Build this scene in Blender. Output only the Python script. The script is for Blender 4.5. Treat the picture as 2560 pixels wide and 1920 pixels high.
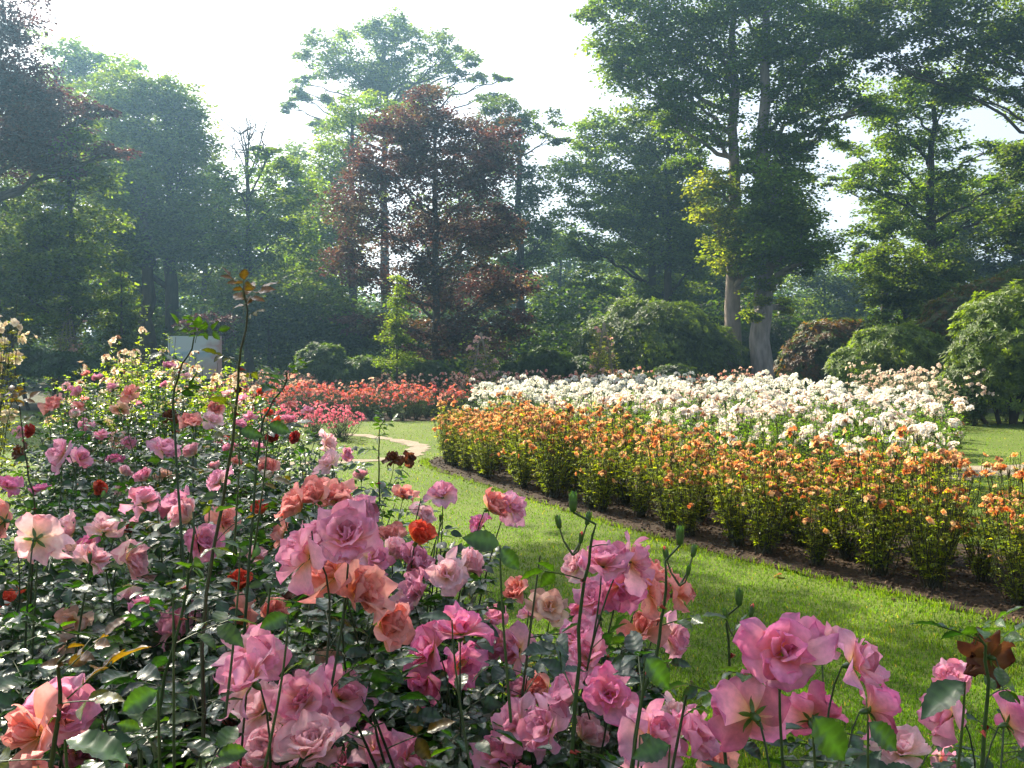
import bpy, math, random
import numpy as np
from mathutils import Vector, Matrix

for o in list(bpy.data.objects): bpy.data.objects.remove(o)
scene = bpy.context.scene
COL = scene.collection
# ------------------------------------------------------------------ camera
F, CX, CY, HZ, H = 887.0, 512.0, 384.0, 358.0, 1.6      # focal length in pixels of a 1024x768 frame, horizon row, eye height
PITCH = math.atan((CY-HZ)/F)
cam_d = bpy.data.cameras.new('camera'); cam = bpy.data.objects.new('camera', cam_d); COL.objects.link(cam)
cam_d.sensor_width = 36; cam_d.lens = F/1024*36; cam_d.clip_end = 2000; cam_d.clip_start = .05
cam.location = (0, 0, H); cam.rotation_euler = (math.pi/2-PITCH, 0, 0)
scene.camera = cam
# ------------------------------------------------------------------ sky, sun, exposure
SUN_AZ, SUN_EL = math.radians(-38), math.radians(41)
w = bpy.data.worlds.new('World'); scene.world = w; w.use_nodes = True
nt = w.node_tree; bg = nt.nodes['Background']
sky = nt.nodes.new('ShaderNodeTexSky'); sky.sky_type = 'NISHITA'; sky.sun_disc = False
sky.sun_elevation = SUN_EL; sky.sun_rotation = SUN_AZ
sky.air_density = 1.0; sky.dust_density = 3.0; sky.ozone_density = 1.0
hs_ = nt.nodes.new('ShaderNodeHueSaturation'); hs_.inputs['Saturation'].default_value = .6; hs_.inputs['Value'].default_value = 1.15   # milky summer-morning sky
nt.links.new(sky.outputs[0], hs_.inputs['Color']); nt.links.new(hs_.outputs[0], bg.inputs[0]); bg.inputs[1].default_value = 0.08
sun_d = bpy.data.lights.new('sun', 'SUN'); sun = bpy.data.objects.new('sun', sun_d); COL.objects.link(sun)
sun_d.energy = 5.0; sun_d.angle = math.radians(.5); sun_d.color = (1, .92, .72)
SUNV = Vector((math.sin(SUN_AZ)*math.cos(SUN_EL), math.cos(SUN_AZ)*math.cos(SUN_EL), math.sin(SUN_EL)))
sun.rotation_euler = SUNV.to_track_quat('Z', 'Y').to_euler()
scene.view_settings.view_transform = 'Standard'; scene.view_settings.look = 'None'
scene.view_settings.exposure = 1.6; scene.view_settings.gamma = 1
scene.cycles.max_bounces = 7; scene.cycles.diffuse_bounces = 3; scene.cycles.glossy_bounces = 2
scene.cycles.transmission_bounces = 4; scene.cycles.volume_bounces = 0; scene.cycles.transparent_max_bounces = 4
scene.cycles.use_denoising = True; scene.cycles.use_adaptive_sampling = True; scene.cycles.adaptive_threshold = 0.02
scene.cycles.caustics_reflective = False; scene.cycles.caustics_refractive = False
HAZE_DENSITY = 0.0016

# ------------------------------------------------------------------ helpers
cp, sp_ = math.cos(PITCH), math.sin(PITCH)
def P(px, py, d):
    "a point at distance d (metres ahead of the eye) seen at pixel (px, py)"
    u, v = (px-CX)/F, (CY-py)/F
    y, z = cp+v*sp_, v*cp-sp_
    return np.array([u/y*d, d, H+z/y*d])
def G(px, py):
    "a point of the flat ground"
    v = (CY-py)/F; y, z = cp+v*sp_, v*cp-sp_
    return np.array([(px-CX)/F/y*(-H*y/z), -H*y/z, 0.])
def proj(X):
    y = X[..., 1]*cp-(X[..., 2]-H)*sp_; z = X[..., 1]*sp_+(X[..., 2]-H)*cp
    return CX+F*X[..., 0]/y, CY-F*z/y, y
def unit(v):
    v = np.asarray(v, float); return v/(np.linalg.norm(v, axis=-1, keepdims=True)+1e-9)
def frames(y, up):
    "rotation matrices whose columns are x (side), y (along), z (normal)"
    y = unit(y); x = unit(np.cross(y, up)); z = np.cross(x, y)
    return np.stack([x, y, z], -1)

class MB:
    "collects vertices, faces and vertex colours, builds ONE mesh object"
    def __init__(s): s.v, s.f, s.c, s.n = [], [], [], 0
    def add(s, V, Fs, C):
        V = np.asarray(V, np.float32); C = np.broadcast_to(np.asarray(C, np.float32), (len(V), 3))
        if not (isinstance(Fs, list) and isinstance(Fs[0], np.ndarray)): Fs = [np.asarray(Fs)]
        for f in Fs: s.f.append(np.asarray(f, np.int64)+s.n)
        s.v.append(V); s.c.append(C); s.n += len(V)
    def stamp(s, T, Fs, M, Pp, C):
        "a template T (n,3) at m frames; C (m,3), or (m,n,3)"
        m, n = len(Pp), len(T)
        if m == 0: return
        V = np.einsum('mij,nj->mni', M, T)+Pp[:, None, :]
        C = np.asarray(C, float)
        if C.ndim == 2: C = np.repeat(C[:, None, :], n, 1)
        if not (isinstance(Fs, list) and isinstance(Fs[0], np.ndarray)): Fs = [np.asarray(Fs)]
        off = (np.arange(m)*n)[:, None, None]
        s.add(V.reshape(-1, 3), [(np.asarray(f)[None]+off).reshape(-1, np.asarray(f).shape[1]) for f in Fs], C.reshape(-1, 3))
    def mesh(s, name, mat, smooth=True):
        me = bpy.data.meshes.new(name)
        V = np.concatenate(s.v); C = np.concatenate(s.c)
        me.vertices.add(len(V)); me.vertices.foreach_set('co', V.ravel())
        idx = np.concatenate([f.ravel() for f in s.f]).astype(np.int32)
        tot = np.concatenate([np.full(len(f), f.shape[1]) for f in s.f]); st = np.concatenate([[0], np.cumsum(tot)[:-1]]).astype(np.int32)
        me.loops.add(len(idx)); me.loops.foreach_set('vertex_index', idx)
        me.polygons.add(len(tot)); me.polygons.foreach_set('loop_start', st)
        me.polygons.foreach_set('use_smooth', np.full(len(tot), smooth))
        me.update(calc_edges=True)
        a = me.color_attributes.new('Col', 'FLOAT_COLOR', 'POINT')
        a.data.foreach_set('color', np.concatenate([C, np.ones((len(C), 1), np.float32)], 1).astype(np.float32).ravel())
        me.materials.append(mat); return me
    def build(s, name, mat, parent=None, smooth=True):
        return link(name, s.mesh(name, mat, smooth), parent)
def link(name, me, parent=None, loc=None, M=None):
    o = bpy.data.objects.new(name, me); COL.objects.link(o)
    if M is not None: o.matrix_local = M
    elif loc is not None: o.location = loc
    if parent is not None: o.parent = parent
    return o
def tag(o, label, cat, group=None, kind=None):
    o['label'] = label; o['category'] = cat
    if group: o['group'] = group
    if kind: o['kind'] = kind
    return o
def thing(name, label, cat, loc=(0, 0, 0), group=None, rz=0):
    o = bpy.data.objects.new(name, None); COL.objects.link(o); o.location = loc; o.rotation_euler.z = rz
    o.empty_display_size = .1
    return tag(o, label, cat, group)
def struct(o, label=None):
    o['kind'] = 'structure'
    if label: o['label'] = label
    return o
def dup(root, loc, rz, sc=1, label=None):
    r = root.copy(); COL.objects.link(r); r.location = loc; r.rotation_euler.z = rz; r.scale = (sc, sc, sc)
    if label: r['label'] = label
    for ch in list(root.children):
        c = ch.copy(); COL.objects.link(c); c.parent = r
    return r
def m4(R, loc, s=1):
    M = Matrix.Identity(4)
    for i in range(3):
        for j in range(3): M[i][j] = float(R[i][j])*s
        M[i][3] = float(loc[i])
    return M
def tube(mb, pts, rad, k=6, col=(.1, .1, .1)):
    pts = np.asarray(pts, float); n = len(pts)
    t = unit(np.gradient(pts, axis=0)); ref = np.array([0, 0, 1.]) if abs(t[0][2]) < .8 else np.array([0, 1., 0])
    x = unit(np.cross(t, ref)); z = np.cross(x, t)
    a = np.arange(k)*2*math.pi/k
    V = pts[:, None]+(x[:, None]*np.cos(a)[None, :, None]+z[:, None]*np.sin(a)[None, :, None])*np.asarray(rad)[:, None, None]
    i, j = np.meshgrid(np.arange(n-1), np.arange(k), indexing='ij'); j2 = (j+1) % k
    mb.add(V.reshape(-1, 3), np.stack([i*k+j, i*k+j2, (i+1)*k+j2, (i+1)*k+j], -1).reshape(-1, 4), col)
def box(mb, c, s, col, R=None):
    V = np.array([[x, y, z] for x in (-.5, .5) for y in (-.5, .5) for z in (-.5, .5)])*np.array(s)
    if R is not None: V = V@np.asarray(R).T
    mb.add(V+np.array(c), [[0, 1, 3, 2], [4, 6, 7, 5], [0, 4, 5, 1], [2, 3, 7, 6], [0, 2, 6, 4], [1, 5, 7, 3]], col)
def grid_faces(nu, nv):
    i, j = np.meshgrid(np.arange(nu-1), np.arange(nv-1), indexing='ij')
    return np.stack([i*nv+j, i*nv+j+1, (i+1)*nv+j+1, (i+1)*nv+j], -1).reshape(-1, 4)
def rotz(a):
    c, s = np.cos(a), np.sin(a); o = np.zeros_like(c)
    return np.stack([np.stack([c, -s, o], -1), np.stack([s, c, o], -1), np.stack([o, o, o+1], -1)], -2)

# ------------------------------------------------------------------ materials
def newmat(name):
    m = bpy.data.materials.new(name); m.use_nodes = True; m.node_tree.nodes.clear()
    N = m.node_tree.nodes; L = m.node_tree.links
    return m, N, L, N.new('ShaderNodeOutputMaterial')
def leafy(name, trans=.4, rough=.5, spec=.5, tint=(1.5, 1.6, .5), noise=30, amp=.25, coat=0):
    "thin leaf or petal: glossy reflection over colour from the Col attribute, and light coming through"
    m, N, L, out = newmat(name)
    at = N.new('ShaderNodeAttribute'); at.attribute_name = 'Col'
    tc = N.new('ShaderNodeTexCoord'); nz = N.new('ShaderNodeTexNoise'); nz.inputs['Scale'].default_value = noise
    L.new(tc.outputs['Object'], nz.inputs['Vector'])
    mr = N.new('ShaderNodeMapRange'); mr.inputs[3].default_value = 1-amp; mr.inputs[4].default_value = 1+amp
    mr.inputs[1].default_value = .3; mr.inputs[2].default_value = .7; L.new(nz.outputs[0], mr.inputs[0])
    mu = N.new('ShaderNodeVectorMath'); mu.operation = 'SCALE'; L.new(at.outputs['Color'], mu.inputs[0]); L.new(mr.outputs[0], mu.inputs['Scale'])
    b = N.new('ShaderNodeBsdfPrincipled'); b.inputs['Roughness'].default_value = rough
    b.inputs['Specular IOR Level'].default_value = spec; L.new(mu.outputs[0], b.inputs['Base Color'])
    ti = N.new('ShaderNodeVectorMath'); ti.operation = 'MULTIPLY'; ti.inputs[1].default_value = tint; L.new(mu.outputs[0], ti.inputs[0])
    tr = N.new('ShaderNodeBsdfTranslucent'); L.new(ti.outputs[0], tr.inputs[0])
    mx = N.new('ShaderNodeMixShader'); mx.inputs[0].default_value = trans
    L.new(b.outputs[0], mx.inputs[1]); L.new(tr.outputs[0], mx.inputs[2]); L.new(mx.outputs[0], out.inputs[0])
    return m
def solid(name, rough=.7, noise=20, amp=.35, bump=.3, stretch=(1, 1, 1), spec=.3, dist=.01):
    m, N, L, out = newmat(name)
    at = N.new('ShaderNodeAttribute'); at.attribute_name = 'Col'
    tc = N.new('ShaderNodeTexCoord'); mp = N.new('ShaderNodeMapping'); mp.inputs['Scale'].default_value = stretch
    L.new(tc.outputs['Object'], mp.inputs[0])
    nz = N.new('ShaderNodeTexNoise'); nz.inputs['Scale'].default_value = noise; nz.inputs['Detail'].default_value = 8; L.new(mp.outputs[0], nz.inputs['Vector'])
    mr = N.new('ShaderNodeMapRange'); mr.inputs[3].default_value = 1-amp; mr.inputs[4].default_value = 1+amp
    mr.inputs[1].default_value = .3; mr.inputs[2].default_value = .7; L.new(nz.outputs[0], mr.inputs[0])
    mu = N.new('ShaderNodeVectorMath'); mu.operation = 'SCALE'; L.new(at.outputs['Color'], mu.inputs[0]); L.new(mr.outputs[0], mu.inputs['Scale'])
    b = N.new('ShaderNodeBsdfPrincipled'); b.inputs['Roughness'].default_value = rough
    b.inputs['Specular IOR Level'].default_value = spec; L.new(mu.outputs[0], b.inputs['Base Color'])
    bp = N.new('ShaderNodeBump'); bp.inputs['Strength'].default_value = bump; bp.inputs['Distance'].default_value = dist
    L.new(nz.outputs[0], bp.inputs['Height']); L.new(bp.outputs[0], b.inputs['Normal'])
    L.new(b.outputs[0], out.inputs[0]); return m
def ground_mat(name, c1, c2, c3, s1=1.2, s2=60, bump=.5, rough=.9):
    m, N, L, out = newmat(name)
    tc = N.new('ShaderNodeTexCoord')
    a = N.new('ShaderNodeTexNoise'); a.inputs['Scale'].default_value = s1; a.inputs['Detail'].default_value = 4; L.new(tc.outputs['Object'], a.inputs['Vector'])
    b = N.new('ShaderNodeTexNoise'); b.inputs['Scale'].default_value = s2; b.inputs['Detail'].default_value = 6; L.new(tc.outputs['Object'], b.inputs['Vector'])
    r1 = N.new('ShaderNodeValToRGB'); r1.color_ramp.elements[0].position = .35; r1.color_ramp.elements[1].position = .65
    r1.color_ramp.elements[0].color = (*c1, 1); r1.color_ramp.elements[1].color = (*c2, 1); L.new(a.outputs[0], r1.inputs[0])
    mx = N.new('ShaderNodeMix'); mx.data_type = 'RGBA'
    mr = N.new('ShaderNodeMapRange'); mr.inputs[1].default_value = .45; mr.inputs[2].default_value = .7; L.new(b.outputs[0], mr.inputs[0])
    L.new(mr.outputs[0], mx.inputs[0]); L.new(r1.outputs[0], mx.inputs[6]); mx.inputs[7].default_value = (*c3, 1)
    p = N.new('ShaderNodeBsdfPrincipled'); p.inputs['Roughness'].default_value = rough; p.inputs['Specular IOR Level'].default_value = .2
    L.new(mx.outputs[2], p.inputs['Base Color'])
    bp = N.new('ShaderNodeBump'); bp.inputs['Strength'].default_value = bump; bp.inputs['Distance'].default_value = .02
    L.new(b.outputs[0], bp.inputs['Height']); L.new(bp.outputs[0], p.inputs['Normal']); L.new(p.outputs[0], out.inputs[0])
    return m
M_ROSELEAF = leafy('rose_leaf', .33, .30, .7, (3.0, 3.8, .3), 60, .25)
M_PETAL = leafy('rose_petal', .5, .55, .25, (1.15, .94, .93), 150, .10)
M_BLOOM = leafy('far_petal', .45, .7, .2, (1.15, 1.0, .85), 9, .12)
M_BEDLEAF = leafy('bed_leaf', .52, .45, .35, (3.6, 3.2, .3), 8, .3)
M_TREE = leafy('tree_leaf', .54, .5, .28, (3.3, 2.9, .3), .6, .25)
M_COPPER = leafy('copper_leaf', .4, .45, .35, (1.7, 1.05, .75), .6, .25)
M_GRASS = leafy('grass_blade', .5, .5, .35, (3.0, 2.5, .3), .8, .25)
M_RHODO = leafy('rhododendron_leaf', .38, .5, .38, (3.4, 3.3, .3), .8, .25)
M_STEM = solid('stem', .5, 60, .25, .2, dist=.002)
M_BARK = solid('bark', .9, 6, .35, .6, (1, 1, .3), .15, .03)
M_WOOD = solid('weathered_wood', .8, 12, .3, .3, (4, 4, 1), .2)

# ------------------------------------------------------------------ rose parts: leaflet, compound leaf, petal, flower, calyx, bud
def leaflet(ns, nc, serr=0., droop=.25, fold=.28):
    "unit-length leaflet lying along +y, normal +z"
    s = np.linspace(0, 1, ns); w = .285*np.interp(s, [0, .08, .2, .4, .6, .8, .92, 1], [.05, .42, .80, 1, .90, .55, .18, .0])
    cs = np.linspace(-1, 1, nc); V = np.zeros((ns, nc, 3))
    for i in range(ns):
        k = 1+(serr if i % 2 else -serr)*(0 < i < ns-1)
        V[i, :, 0] = cs*w[i]*np.where(abs(cs) > .9, k, 1)
        V[i, :, 1] = s[i]+.03*abs(cs)*(1-s[i])
        V[i, :, 2] = fold*abs(cs)*w[i]-droop*s[i]**2+.02*np.sin(s[i]*14+cs*2)*abs(cs)
    if nc > 3: V[:, :, 2] += .02*np.sin(np.arange(ns)*math.pi*.67)[:, None]*((abs(cs) > .3) & (abs(cs) < .9))[None]*(1+0*s[:, None])
    return V.reshape(-1, 3), grid_faces(ns, nc)
def leafshade(n_, nc):
    "the pale midrib belongs to the leaf"
    k = np.ones(n_); k = k.reshape(-1, nc); k[:, nc//2] = 1.7; k[:, 0] = k[:, -1] = .8
    if nc == 5: k[2::3, 1] *= 1.45; k[2::3, 3] *= 1.45
    return k.reshape(-1)
LF = {0: [leaflet(17, 5, .07, d, f) for d, f in ((.2, .3), (.38, .18), (.05, .4))],
      1: [leaflet(6, 3, 0, d, f) for d, f in ((.2, .35), (.35, .2))],
      2: [leaflet(3, 3, 0, .2, .35)]}
# five leaflets of a compound leaf: (offset along, side, heading angle, size)
CL = [(1.0, 0, 0, 1.0), (.78, .02, -1.0, .85), (.78, -.02, 1.0, .85), (.42, .02, -1.15, .68), (.42, -.02, 1.15, .68)]
def compound(mb, mbs, pos, dirs, ups, size, cols, lod, rng, stemcol=(.05, .07, .02), keep=None):
    "m compound leaves at once; size = leaflet length; keep(points) -> mask prunes leaflets"
    m = len(pos)
    if m == 0: return
    R = frames(dirs, ups)
    Ls = size*2.0
    for (a, b, ang, s) in CL:
        angs = ang+rng.normal(0, .15, m)
        loc = np.stack([b*Ls, a*Ls*.75, -.10*a*a*Ls], -1)
        pp = pos+np.einsum('mij,mj->mi', R, loc)
        tilt = rng.normal(0, .35, m); ct, st = np.cos(tilt), np.sin(tilt)
        z0 = np.zeros(m)
        RY = np.stack([np.stack([ct, z0, st], -1), np.stack([z0, z0+1, z0], -1), np.stack([-st, z0, ct], -1)], -2)
        pt = -.15+rng.normal(0, .22, m); cx, sx = np.cos(pt), np.sin(pt)
        RX = np.stack([np.stack([z0+1, z0, z0], -1), np.stack([z0, cx, -sx], -1), np.stack([z0, sx, cx], -1)], -2)
        MM = R@rotz(angs)@RX@RY*(size*s*rng.uniform(.85, 1.15, m))[:, None, None]
        ok = np.ones(m, bool) if keep is None else keep(pp)
        vs = LF[lod]; sel = rng.integers(0, len(vs), m)
        cc = cols*rng.uniform(.8, 1.2, (m, 1))
        for k, (T, Fc) in enumerate(vs):
            q = (sel == k) & ok
            C_ = cc[q] if lod == 2 else cc[q][:, None, :]*leafshade(len(T), 5 if lod == 0 else 3)[None, :, None]
            mb.stamp(T, Fc, MM[q], pp[q], C_)
    if lod < 2 and mbs is not None:   # thin leaf stalks
        n = 4; t = np.linspace(0, 1, n)
        c = np.stack([0*t, t*.75, -.10*t*t], -1)
        T = np.concatenate([c+np.array([.012, 0, 0]), c-np.array([.012, 0, 0]), c+np.array([0, 0, -.02])])
        i = np.arange(n-1)
        Fq = np.concatenate([np.stack([i+a*n, i+1+a*n, i+1+b*n, i+b*n], -1) for a, b in ((0, 1), (1, 2), (2, 0))])
        ok = np.ones(m, bool) if keep is None else keep(pos+R[..., 1]*Ls[:, None]*.5)
        mbs.stamp(T, Fq, (R*Ls[:, None, None])[ok], pos[ok], np.tile(np.array(stemcol), (ok.sum(), 1)))

def petal(L, W, f0, f1, cup, ruf, rng, nu=8, nv=7, r0=.004):
    u = np.linspace(0, 1, nu); v = np.linspace(-1, 1, nv)
    wid = W*np.interp(u, [0, .15, .35, .55, .75, .9, 1], [.16, .42, .74, .95, 1, .86, .62])
    phi = f0+(f1-f0)*u**1.3
    du = L/(nu-1); r = r0+np.concatenate([[0], np.cumsum(np.cos(phi[:-1])*du)]); z = np.concatenate([[0], np.cumsum(np.sin(phi[:-1])*du)])
    V = np.zeros((nu, nv, 3)); k1, k2, p1, p2 = rng.uniform(2, 4), rng.uniform(5, 8), rng.uniform(0, 6.3), rng.uniform(0, 6.3)
    notch = rng.uniform(0, .10)
    for i in range(nu):
        back = -(.20*abs(v)**2.5-notch*np.exp(-(v*3)**2)*-1)*L*max(0, u[i]-.55)/.45
        x = wid[i]*v*(1-.12*u[i]*v*v)
        nrm = np.array([-math.sin(phi[i]), math.cos(phi[i])])      # towards the axis, upwards
        off = cup*wid[i]*v*v + ruf*L*(np.sin(k1*v+p1)*.6+np.sin(k2*v+p2)*.35)*u[i]**2
        rr = r[i]+back*math.cos(phi[i])+off*nrm[0]; zz = z[i]+back*math.sin(phi[i])+off*nrm[1]
        V[i, :, 0] = rr; V[i, :, 1] = x; V[i, :, 2] = zz
    return V, u, v
PAL = {  # base, middle, edge, outside tint (linear base colours)
 'pink':   ((.96, .72, .30), (.92, .54, .60), (.86, .40, .62)),
 'rose':   ((.95, .64, .26), (.88, .42, .54), (.80, .26, .54)),
 'lilac':  ((.92, .74, .44), (.90, .58, .66), (.82, .42, .62)),
 'pale':   ((.96, .84, .44), (.95, .74, .70), (.92, .60, .70)),
 'salmon': ((.96, .60, .20), (.94, .50, .38), (.92, .44, .42)),
 'coral':  ((.92, .40, .08), (.86, .20, .08), (.72, .10, .06)),
 'red':    ((.60, .12, .03), (.50, .06, .04), (.36, .03, .03)),
 'cream':  ((.95, .70, .26), (.92, .72, .52), (.90, .70, .62)),
 'dead':   ((.20, .09, .02), (.22, .09, .03), (.12, .04, .02))}
def flower_mesh(pal, openn, n_layers, seed, hi=True, ruf=.07, name='flower'):
    "a ruffled garden rose about 0.1 m wide, opening along +z"
    rng = np.random.default_rng(seed); mb = MB(); c0, c1, c2 = [np.array(c) for c in PAL[pal]]
    nu, nv = (8, 9) if hi else (5, 5)
    az = rng.uniform(0, 6.3)
    for l in range(n_layers):
        t = l/(n_layers-1)
        for k in range([3, 4, 5, 5, 6, 7][l] if n_layers > 3 else [3, 5, 6][l]):
            az += 2.39996+rng.normal(0, .2)
            tt = min(1, max(0, t+rng.normal(0, .07)))
            L = (.031+.022*tt)*rng.uniform(.76, 1.16); W = (.0155+.0165*tt)*rng.uniform(.8, 1.25)
            f0 = math.radians(84-58*tt*openn+rng.normal(0, 11)); f1 = math.radians(103-122*tt*openn+rng.normal(0, 20))
            V, u, v = petal(L, W, f0, f1, .42-.30*tt+rng.normal(0, .08), ruf*(.7+tt)*rng.uniform(.5, 1.5), rng, nu, nv, .0015+.004*tt)
            # each petal is twisted and skewed on its own
            tw = rng.normal(0, .22)+rng.normal(0, .35)*u[:, None]**2; y0 = V[..., 1].copy(); V[..., 2] += y0*np.sin(tw); V[..., 1] = y0*np.cos(tw)+rng.normal(0, .12)*(V[..., 0]-.004)
            ca, sa = math.cos(az), math.sin(az); X = V.copy()
            X[..., 0] = V[..., 0]*ca-V[..., 1]*sa; X[..., 1] = V[..., 0]*sa+V[..., 1]*ca
            X[..., 2] += .006*(1-tt)
            uu = u[:, None]*np.ones((1, nv)); vv = abs(v)[None]*np.ones((nu, 1))
            mixa = np.clip(uu/.38, 0, 1)[..., None]; mixb = np.clip((uu-.45)/.5+.25*(vv-.6), 0, 1)[..., None]
            C = c0*(1-mixa)+c1*mixa; C = C*(1-mixb)+c2*mixb
            C = C*rng.uniform(.8, 1.1)*(1+rng.normal(0, .05, (nu, nv, 1))*uu[..., None])*(1+.05*np.sin(vv*9+l))[..., None]*(1-.22*(rng.random()<.3)*np.array([.3, 1, 1])*np.clip((uu-.8)*5, 0, 1)[..., None])
            if rng.random() < .12: C = C*np.array([.75, .6, .6])
            mb.add(X.reshape(-1, 3), grid_faces(nu, nv), np.clip(C, 0, 1).reshape(-1, 3))
    if openn > .75 and pal not in ('dead',):                        # stamens in the open centre
        for k in range(16):
            a = rng.uniform(0, 6.3); r = rng.uniform(.001, .007); h = rng.uniform(.012, .018)
            tube(mb, [[r*.4*math.cos(a), r*.4*math.sin(a), .004], [r*math.cos(a), r*math.sin(a), h]], [.0004, .0009], 3, (.75, .42, .05))
    return mb.mesh(name, M_PETAL)
def calyx_mesh(seed):
    rng = np.random.default_rng(seed); mb = MB()
    tube(mb, [[0, 0, -.016], [0, 0, -.011], [0, 0, -.004], [0, 0, .003]], [.0022, .0048, .0052, .003], 7, (.06, .11, .03))
    for k in range(5):
        V, u, v = petal(.024, .0042, math.radians(rng.uniform(-5, 25)), math.radians(rng.uniform(-60, 5)), .2, .03, rng, 5, 3, .003)
        V[..., 1] *= np.interp(u, [0, .3, 1], [2.5, 1.1, .1])[:, None]
        a = k*1.2566+rng.normal(0, .1); X = V.copy(); X[..., 0] = V[..., 0]*math.cos(a)-V[..., 1]*math.sin(a); X[..., 1] = V[..., 0]*math.sin(a)+V[..., 1]*math.cos(a); X[..., 2] -= .002
        mb.add(X.reshape(-1, 3), grid_faces(5, 3), (.07, .12, .03))
    return mb.mesh('calyx', M_ROSELEAF)
def bud_mesh(seed, tip):
    rng = np.random.default_rng(seed); mb = MB()
    tube(mb, [[0, 0, 0], [0, 0, .003], [0, 0, .008], [0, 0, .016], [0, 0, .025], [0, 0, .034]], [.0025, .0055, .006, .0075, .0055, .0008], 8, (.05, .10, .03))
    for k in range(5):
        V, u, v = petal(.034, .0058, math.radians(76), math.radians(122+rng.uniform(-4, 3)), .3, .01, rng, 6, 3, .0045)
        V[..., 1] *= np.interp(u, [0, .4, 1], [1.6, 1.0, .05])[:, None]
        a = k*1.2566; X = V.copy(); X[..., 0] = V[..., 0]*math.cos(a)-V[..., 1]*math.sin(a); X[..., 1] = V[..., 0]*math.sin(a)+V[..., 1]*math.cos(a); X[..., 2] += .007
        mb.add(X.reshape(-1, 3), grid_faces(6, 3), np.array((.06, .12, .035))*rng.uniform(.8, 1.2))
    if tip is not None:
        tube(mb, [[0, 0, .012], [0, 0, .022], [.001, 0, .031], [.001, 0, .037]], [.005, .0068, .005, .0012], 7, tip)
    return mb.mesh('bud', M_ROSELEAF)
FL = {}
sd = 10
for pal, styles in {'pink': 'oofco', 'rose': 'oofo', 'lilac': 'oof', 'pale': 'ofco', 'salmon': 'ofco', 'coral': 'oc', 'red': 'c', 'cream': 'o', 'dead': 'w'}.items():
    FL[pal] = []
    for st in styles:
        sd += 1
        FL[pal].append(flower_mesh(pal, {'o': 1.06, 'f': .86, 'c': .42, 'w': 1.35}[st], {'o': 4, 'f': 5, 'c': 5, 'w': 4}[st], sd, ruf={'o': .17, 'f': .17, 'c': .09, 'w': .25}[st]))
CALYX = [calyx_mesh(s) for s in (1, 2, 3)]
BUD = [bud_mesh(1, None), bud_mesh(2, None), bud_mesh(3, (.55, .08, .08))]

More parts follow.
